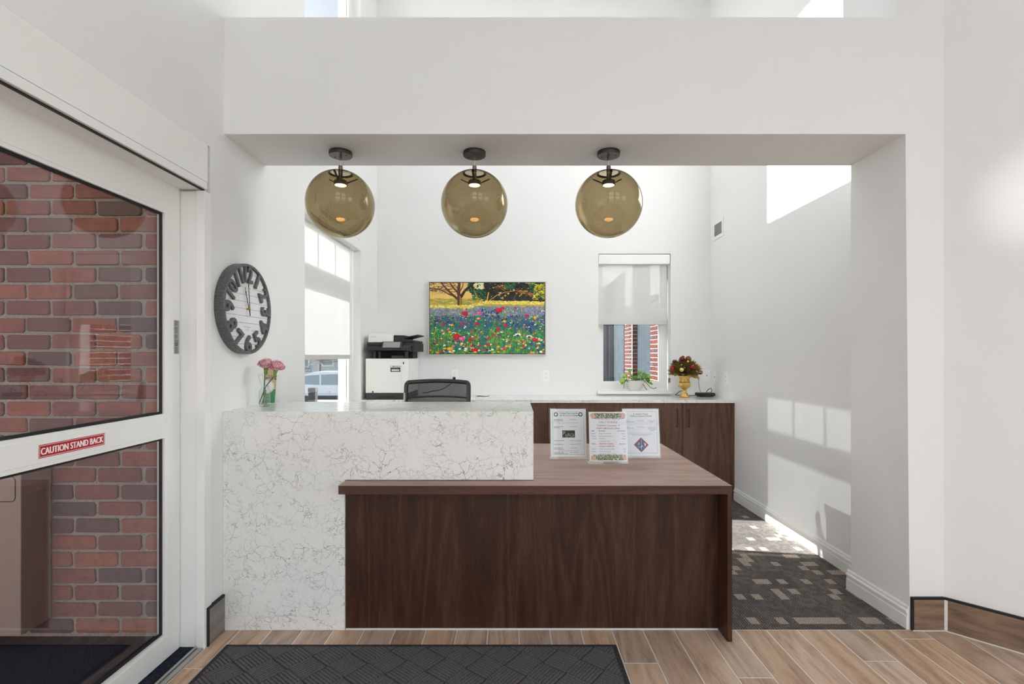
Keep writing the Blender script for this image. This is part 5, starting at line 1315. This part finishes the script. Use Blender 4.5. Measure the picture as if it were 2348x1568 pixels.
# gold urn with festive bouquet
yu = 4.93; xu = at(1569.5, 0, yu).x
ur = thing('gold_urn', 'gold urn with fluted bowl standing on the back worktop', 'urn', (xu, yu, HC))
t = NT('aged_gold'); n = t.noise(t.coords(), 60, 4)
t.link(t.ramp(n.outputs[0], [(.30, 'a87a30'), (.5, 'd9b062'), (.7, 'edd698')]), t.b.inputs['Base Color']); t.b.inputs['Metallic'].default_value = .55; t.b.inputs['Roughness'].default_value = .38; GOLD = t.m
MB().lathe([(.0001, .001), (.050, .001), (.051, .006), (.046, .014), (.030, .034), (.022, .052), (.020, .068), (.025, .074), (.019, .082)], (xu, yu, HC), 32).build('foot', GOLD, ur, True)
MB().lathe([(.019, .0822), (.030, .088), (.048, .102), (.056, .125), (.053, .142), (.046, .152)], (xu, yu, HC), 108, mod=lambda a, i: 1 + .22 * abs(math.sin(a * 8)) - .12).build('fluted_bowl', GOLD, ur, 'all')
MB().lathe([(.046, .1525), (.049, .156), (.047, .162), (.047, .185), (.052, .192), (.052, .20), (.058, .206), (.060, .215), (.054, .215), (.045, .17)], (xu, yu, HC), 36).build('neck', GOLD, ur, True)
fb = thing('festive_bouquet', 'gold and green holiday bouquet with red baubles in the gold urn', 'bouquet', (xu, yu, HC + .2165))
t = NT('gilded_foliage'); oi = t.add('ShaderNodeNewGeometry'); n = t.noise(t.coords(), 55, 3)
t.link(t.ramp(n.outputs[0], [(.28, '3f3216'), (.42, '8a6d30'), (.54, '565a2e'), (.66, 'c2a264')]), t.b.inputs['Base Color']); t.b.inputs['Roughness'].default_value = .55; GFOL = t.m
zc_ = HC + .235; RB = random.Random(4); nd = MB()
for k in range(1300):
    a = RB.uniform(0, 2 * PI); e = RB.uniform(-.12, 1.5); d = Vector((math.cos(a) * math.cos(e), math.sin(a) * math.cos(e) * .8, math.sin(e) * .80))
    L = RB.uniform(.115, .178) * (1 + .16 * max(0, math.sin(e))); c = Vector((xu, yu, zc_)); s_ = d.cross(Vector((RB.uniform(-1, 1), RB.uniform(-1, 1), RB.uniform(-1, 1)))).normalized()
    w_ = RB.uniform(.005, .011)
    nd.add([c + d * .02, c + d * L * .7 + s_ * w_, c + d * L, c + d * L * .7 - s_ * w_], [(0, 1, 2, 3)])
nd.build('foliage', GFOL, fb, stuff=True)
MB().ball((xu, yu, zc_ + .025), .088, 16, 10, .75).build('foliage_core', pbr('dark_foliage_core', '2b2412', .9, grain=.5), fb, True)
REDB = pbr('red_bauble', 'a3121f', .22, .3); DRED = pbr('dark_red_bauble', '5a0c18', .3, .3); GLDB = pbr('pale_gold_bauble', 'd9c07a', .25, .6); COPB = pbr('copper_bauble', '7e4526', .35, .5)
K = .0957
for (zx, zy, r_, m) in ((665, 240, 60, DRED), (820, 235, 66, COPB), (438, 472, 56, REDB), (922, 428, 62, REDB), (658, 498, 52, GLDB), (1070, 400, 42, GLDB), (480, 300, 44, DRED), (1105, 560, 52, DRED), (810, 300, 28, GLDB), (1018, 540, 22, GLDB), (652, 380, 16, GLDB), (732, 452, 14, GLDB), (690, 200, 40, REDB)):
    dx = (1500 + zx * K - 1569.5) / 40; yy = yu - .125 * math.sqrt(max(.08, 1 - min(1, dx * dx + ((800 + zy * K - 842) / 34) ** 2)))
    q = at(1500 + zx * K, 800 + zy * K, yy); MB().ball(q, r_ * K * yy / F, 20, 12).build('bauble', m, fb, 'all')
GL = pbr('gold_leaf', 'b08d4c', .4, .4)
for (q, d, s_) in (((1541, 858), (-.8, -.3, 0), .045), ((1552, 857), (-.6, -.6, -.4), .055), ((1578, 857), (.2, -.8, -.6), .06), ((1585, 860), (.7, -.5, -.6), .06), ((1594, 858), (.5, -.3, -.9), .06), ((1565, 856), (-.2, -.9, -.3), .05), ((1600, 852), (.9, -.2, -.2), .05)):
    leaf(fb, at(*q, yu - .07), d, s_, (0, -.5, 1), GL, 'gold_leaf')

rt = thing('router', 'flat black network box on the worktop near the corner', 'router', (1.94, 5.05, HC))
MB().bbox(1.857, 2.025, 5.0, 5.11, HC + .004, HC + .037, .008).build('case', PLASTK, rt)
MB().bbox(1.875, 2.008, 5.015, 5.10, HC, HC + .0042, .001).build('rubber_feet', BLACK, rt)
cb = thing('network_cable', 'thin cables looping from the wall plate to the black box', 'cable', (2.0, 5.1, HC + .037))
MB().tube(smooth_path([(2.047, 5.098, at(0, 864, 5.098).z), (2.02, 5.10, 1.085), (1.985, 5.13, 1.03), (1.975, 5.14, .985), (1.96, 5.13, .965)]), .0022, 6).build('white_cable', PLASTW, cb, True)
MB().tube(smooth_path([at(1619, 900, 5.1), at(1623, 894, 5.1), at(1629, 890.5, 5.1), at(1632, 893, 5.1), at(1631, 898, 5.1), at(1626, 901.5, 5.1)]), .0032, 6).build('black_loop', BLACK, cb, True)
ac = thing('adapter_cable', 'black cable lying behind the gold urn', 'cable', (1.75, 5.1, HC))
MB().tube(smooth_path([(1.8545, 5.06, HC + .01), (1.80, 5.12, HC + .004), (1.70, 5.14, HC + .004), at(1549, 905, 5.1), at(1553, 902, 5.1), at(1560, 896.5, 5.1), at(1566, 898, 5.1), at(1572, 905, 5.12)]), .0032, 6).build('cable', BLACK, ac, True)
MB().tube(smooth_path([at(1603, 864, 5.05), at(1602, 880, 5.06), (1.90, 5.07, HC + .0395)]), .002, 6).build('thin_cable', PLASTD, ac, True)

# ------------------------------------------------------------ entrance mat on the lobby floor
mx0, mx1, my1, my0 = -1.317, 0.478, 2.31, 1.40
mt = thing('floor_mat', 'charcoal ribbed entrance mat lying in front of the desk', 'mat', ((mx0 + mx1) / 2, (my0 + my1) / 2, 0))
MB().bbox(mx0, mx1, my0, my1, 0.0005, 0.0075, .002).build('mat_base', MATEDGE, mt)
rb = MB(); bs = .118; nr = 8; c45, s45_ = math.cos(PI / 4 + .12), math.sin(PI / 4 + .12); bw = .022
for i in range(-16, 17):
    for j in range(-16, 17):
        for k in range(nr):
            w_ = bs / nr
            if (i + j) % 2: u0, u1, v0, v1 = i * bs + .003, (i + 1) * bs - .003, j * bs + k * w_ + .002, j * bs + (k + 1) * w_ - .002
            else: v0, v1, u0, u1 = j * bs + .003, (j + 1) * bs - .003, i * bs + k * w_ + .002, i * bs + (k + 1) * w_ - .002
            P = [(u * c45 - v * s45_ + (mx0 + mx1) / 2, u * s45_ + v * c45 + (my0 + my1) / 2) for u, v in ((u0, v0), (u1, v0), (u1, v1), (u0, v1))]
            for ax, lim, sg in ((0, mx0 + bw, 1), (0, mx1 - bw, -1), (1, my0 + bw, 1), (1, my1 - bw, -1)):    # clip at the border
                out_ = []
                for q in range(len(P)):
                    a, b = P[q], P[(q + 1) % len(P)]; da, db = (a[ax] - lim) * sg, (b[ax] - lim) * sg
                    if da >= 0: out_.append(a)
                    if da * db < 0: f_ = da / (da - db); out_.append((a[0] + (b[0] - a[0]) * f_, a[1] + (b[1] - a[1]) * f_))
                P = out_
                if not P: break
            if len(P) < 3: continue
            n_ = len(P)
            cx_, cy_ = sum(p[0] for p in P) / n_, sum(p[1] for p in P) / n_
            Q = [(cx_ + (x - cx_) * .93, cy_ + (y - cy_) * .93) for x, y in P]
            rb.add([(x, y, .0074) for x, y in P] + [(x, y, .0115) for x, y in Q], [(q, (q + 1) % n_, n_ + (q + 1) % n_, n_ + q) for q in range(n_)] + [tuple(range(n_, 2 * n_))])
rb.build('rib_pile', MATGREY, mt, stuff=True)
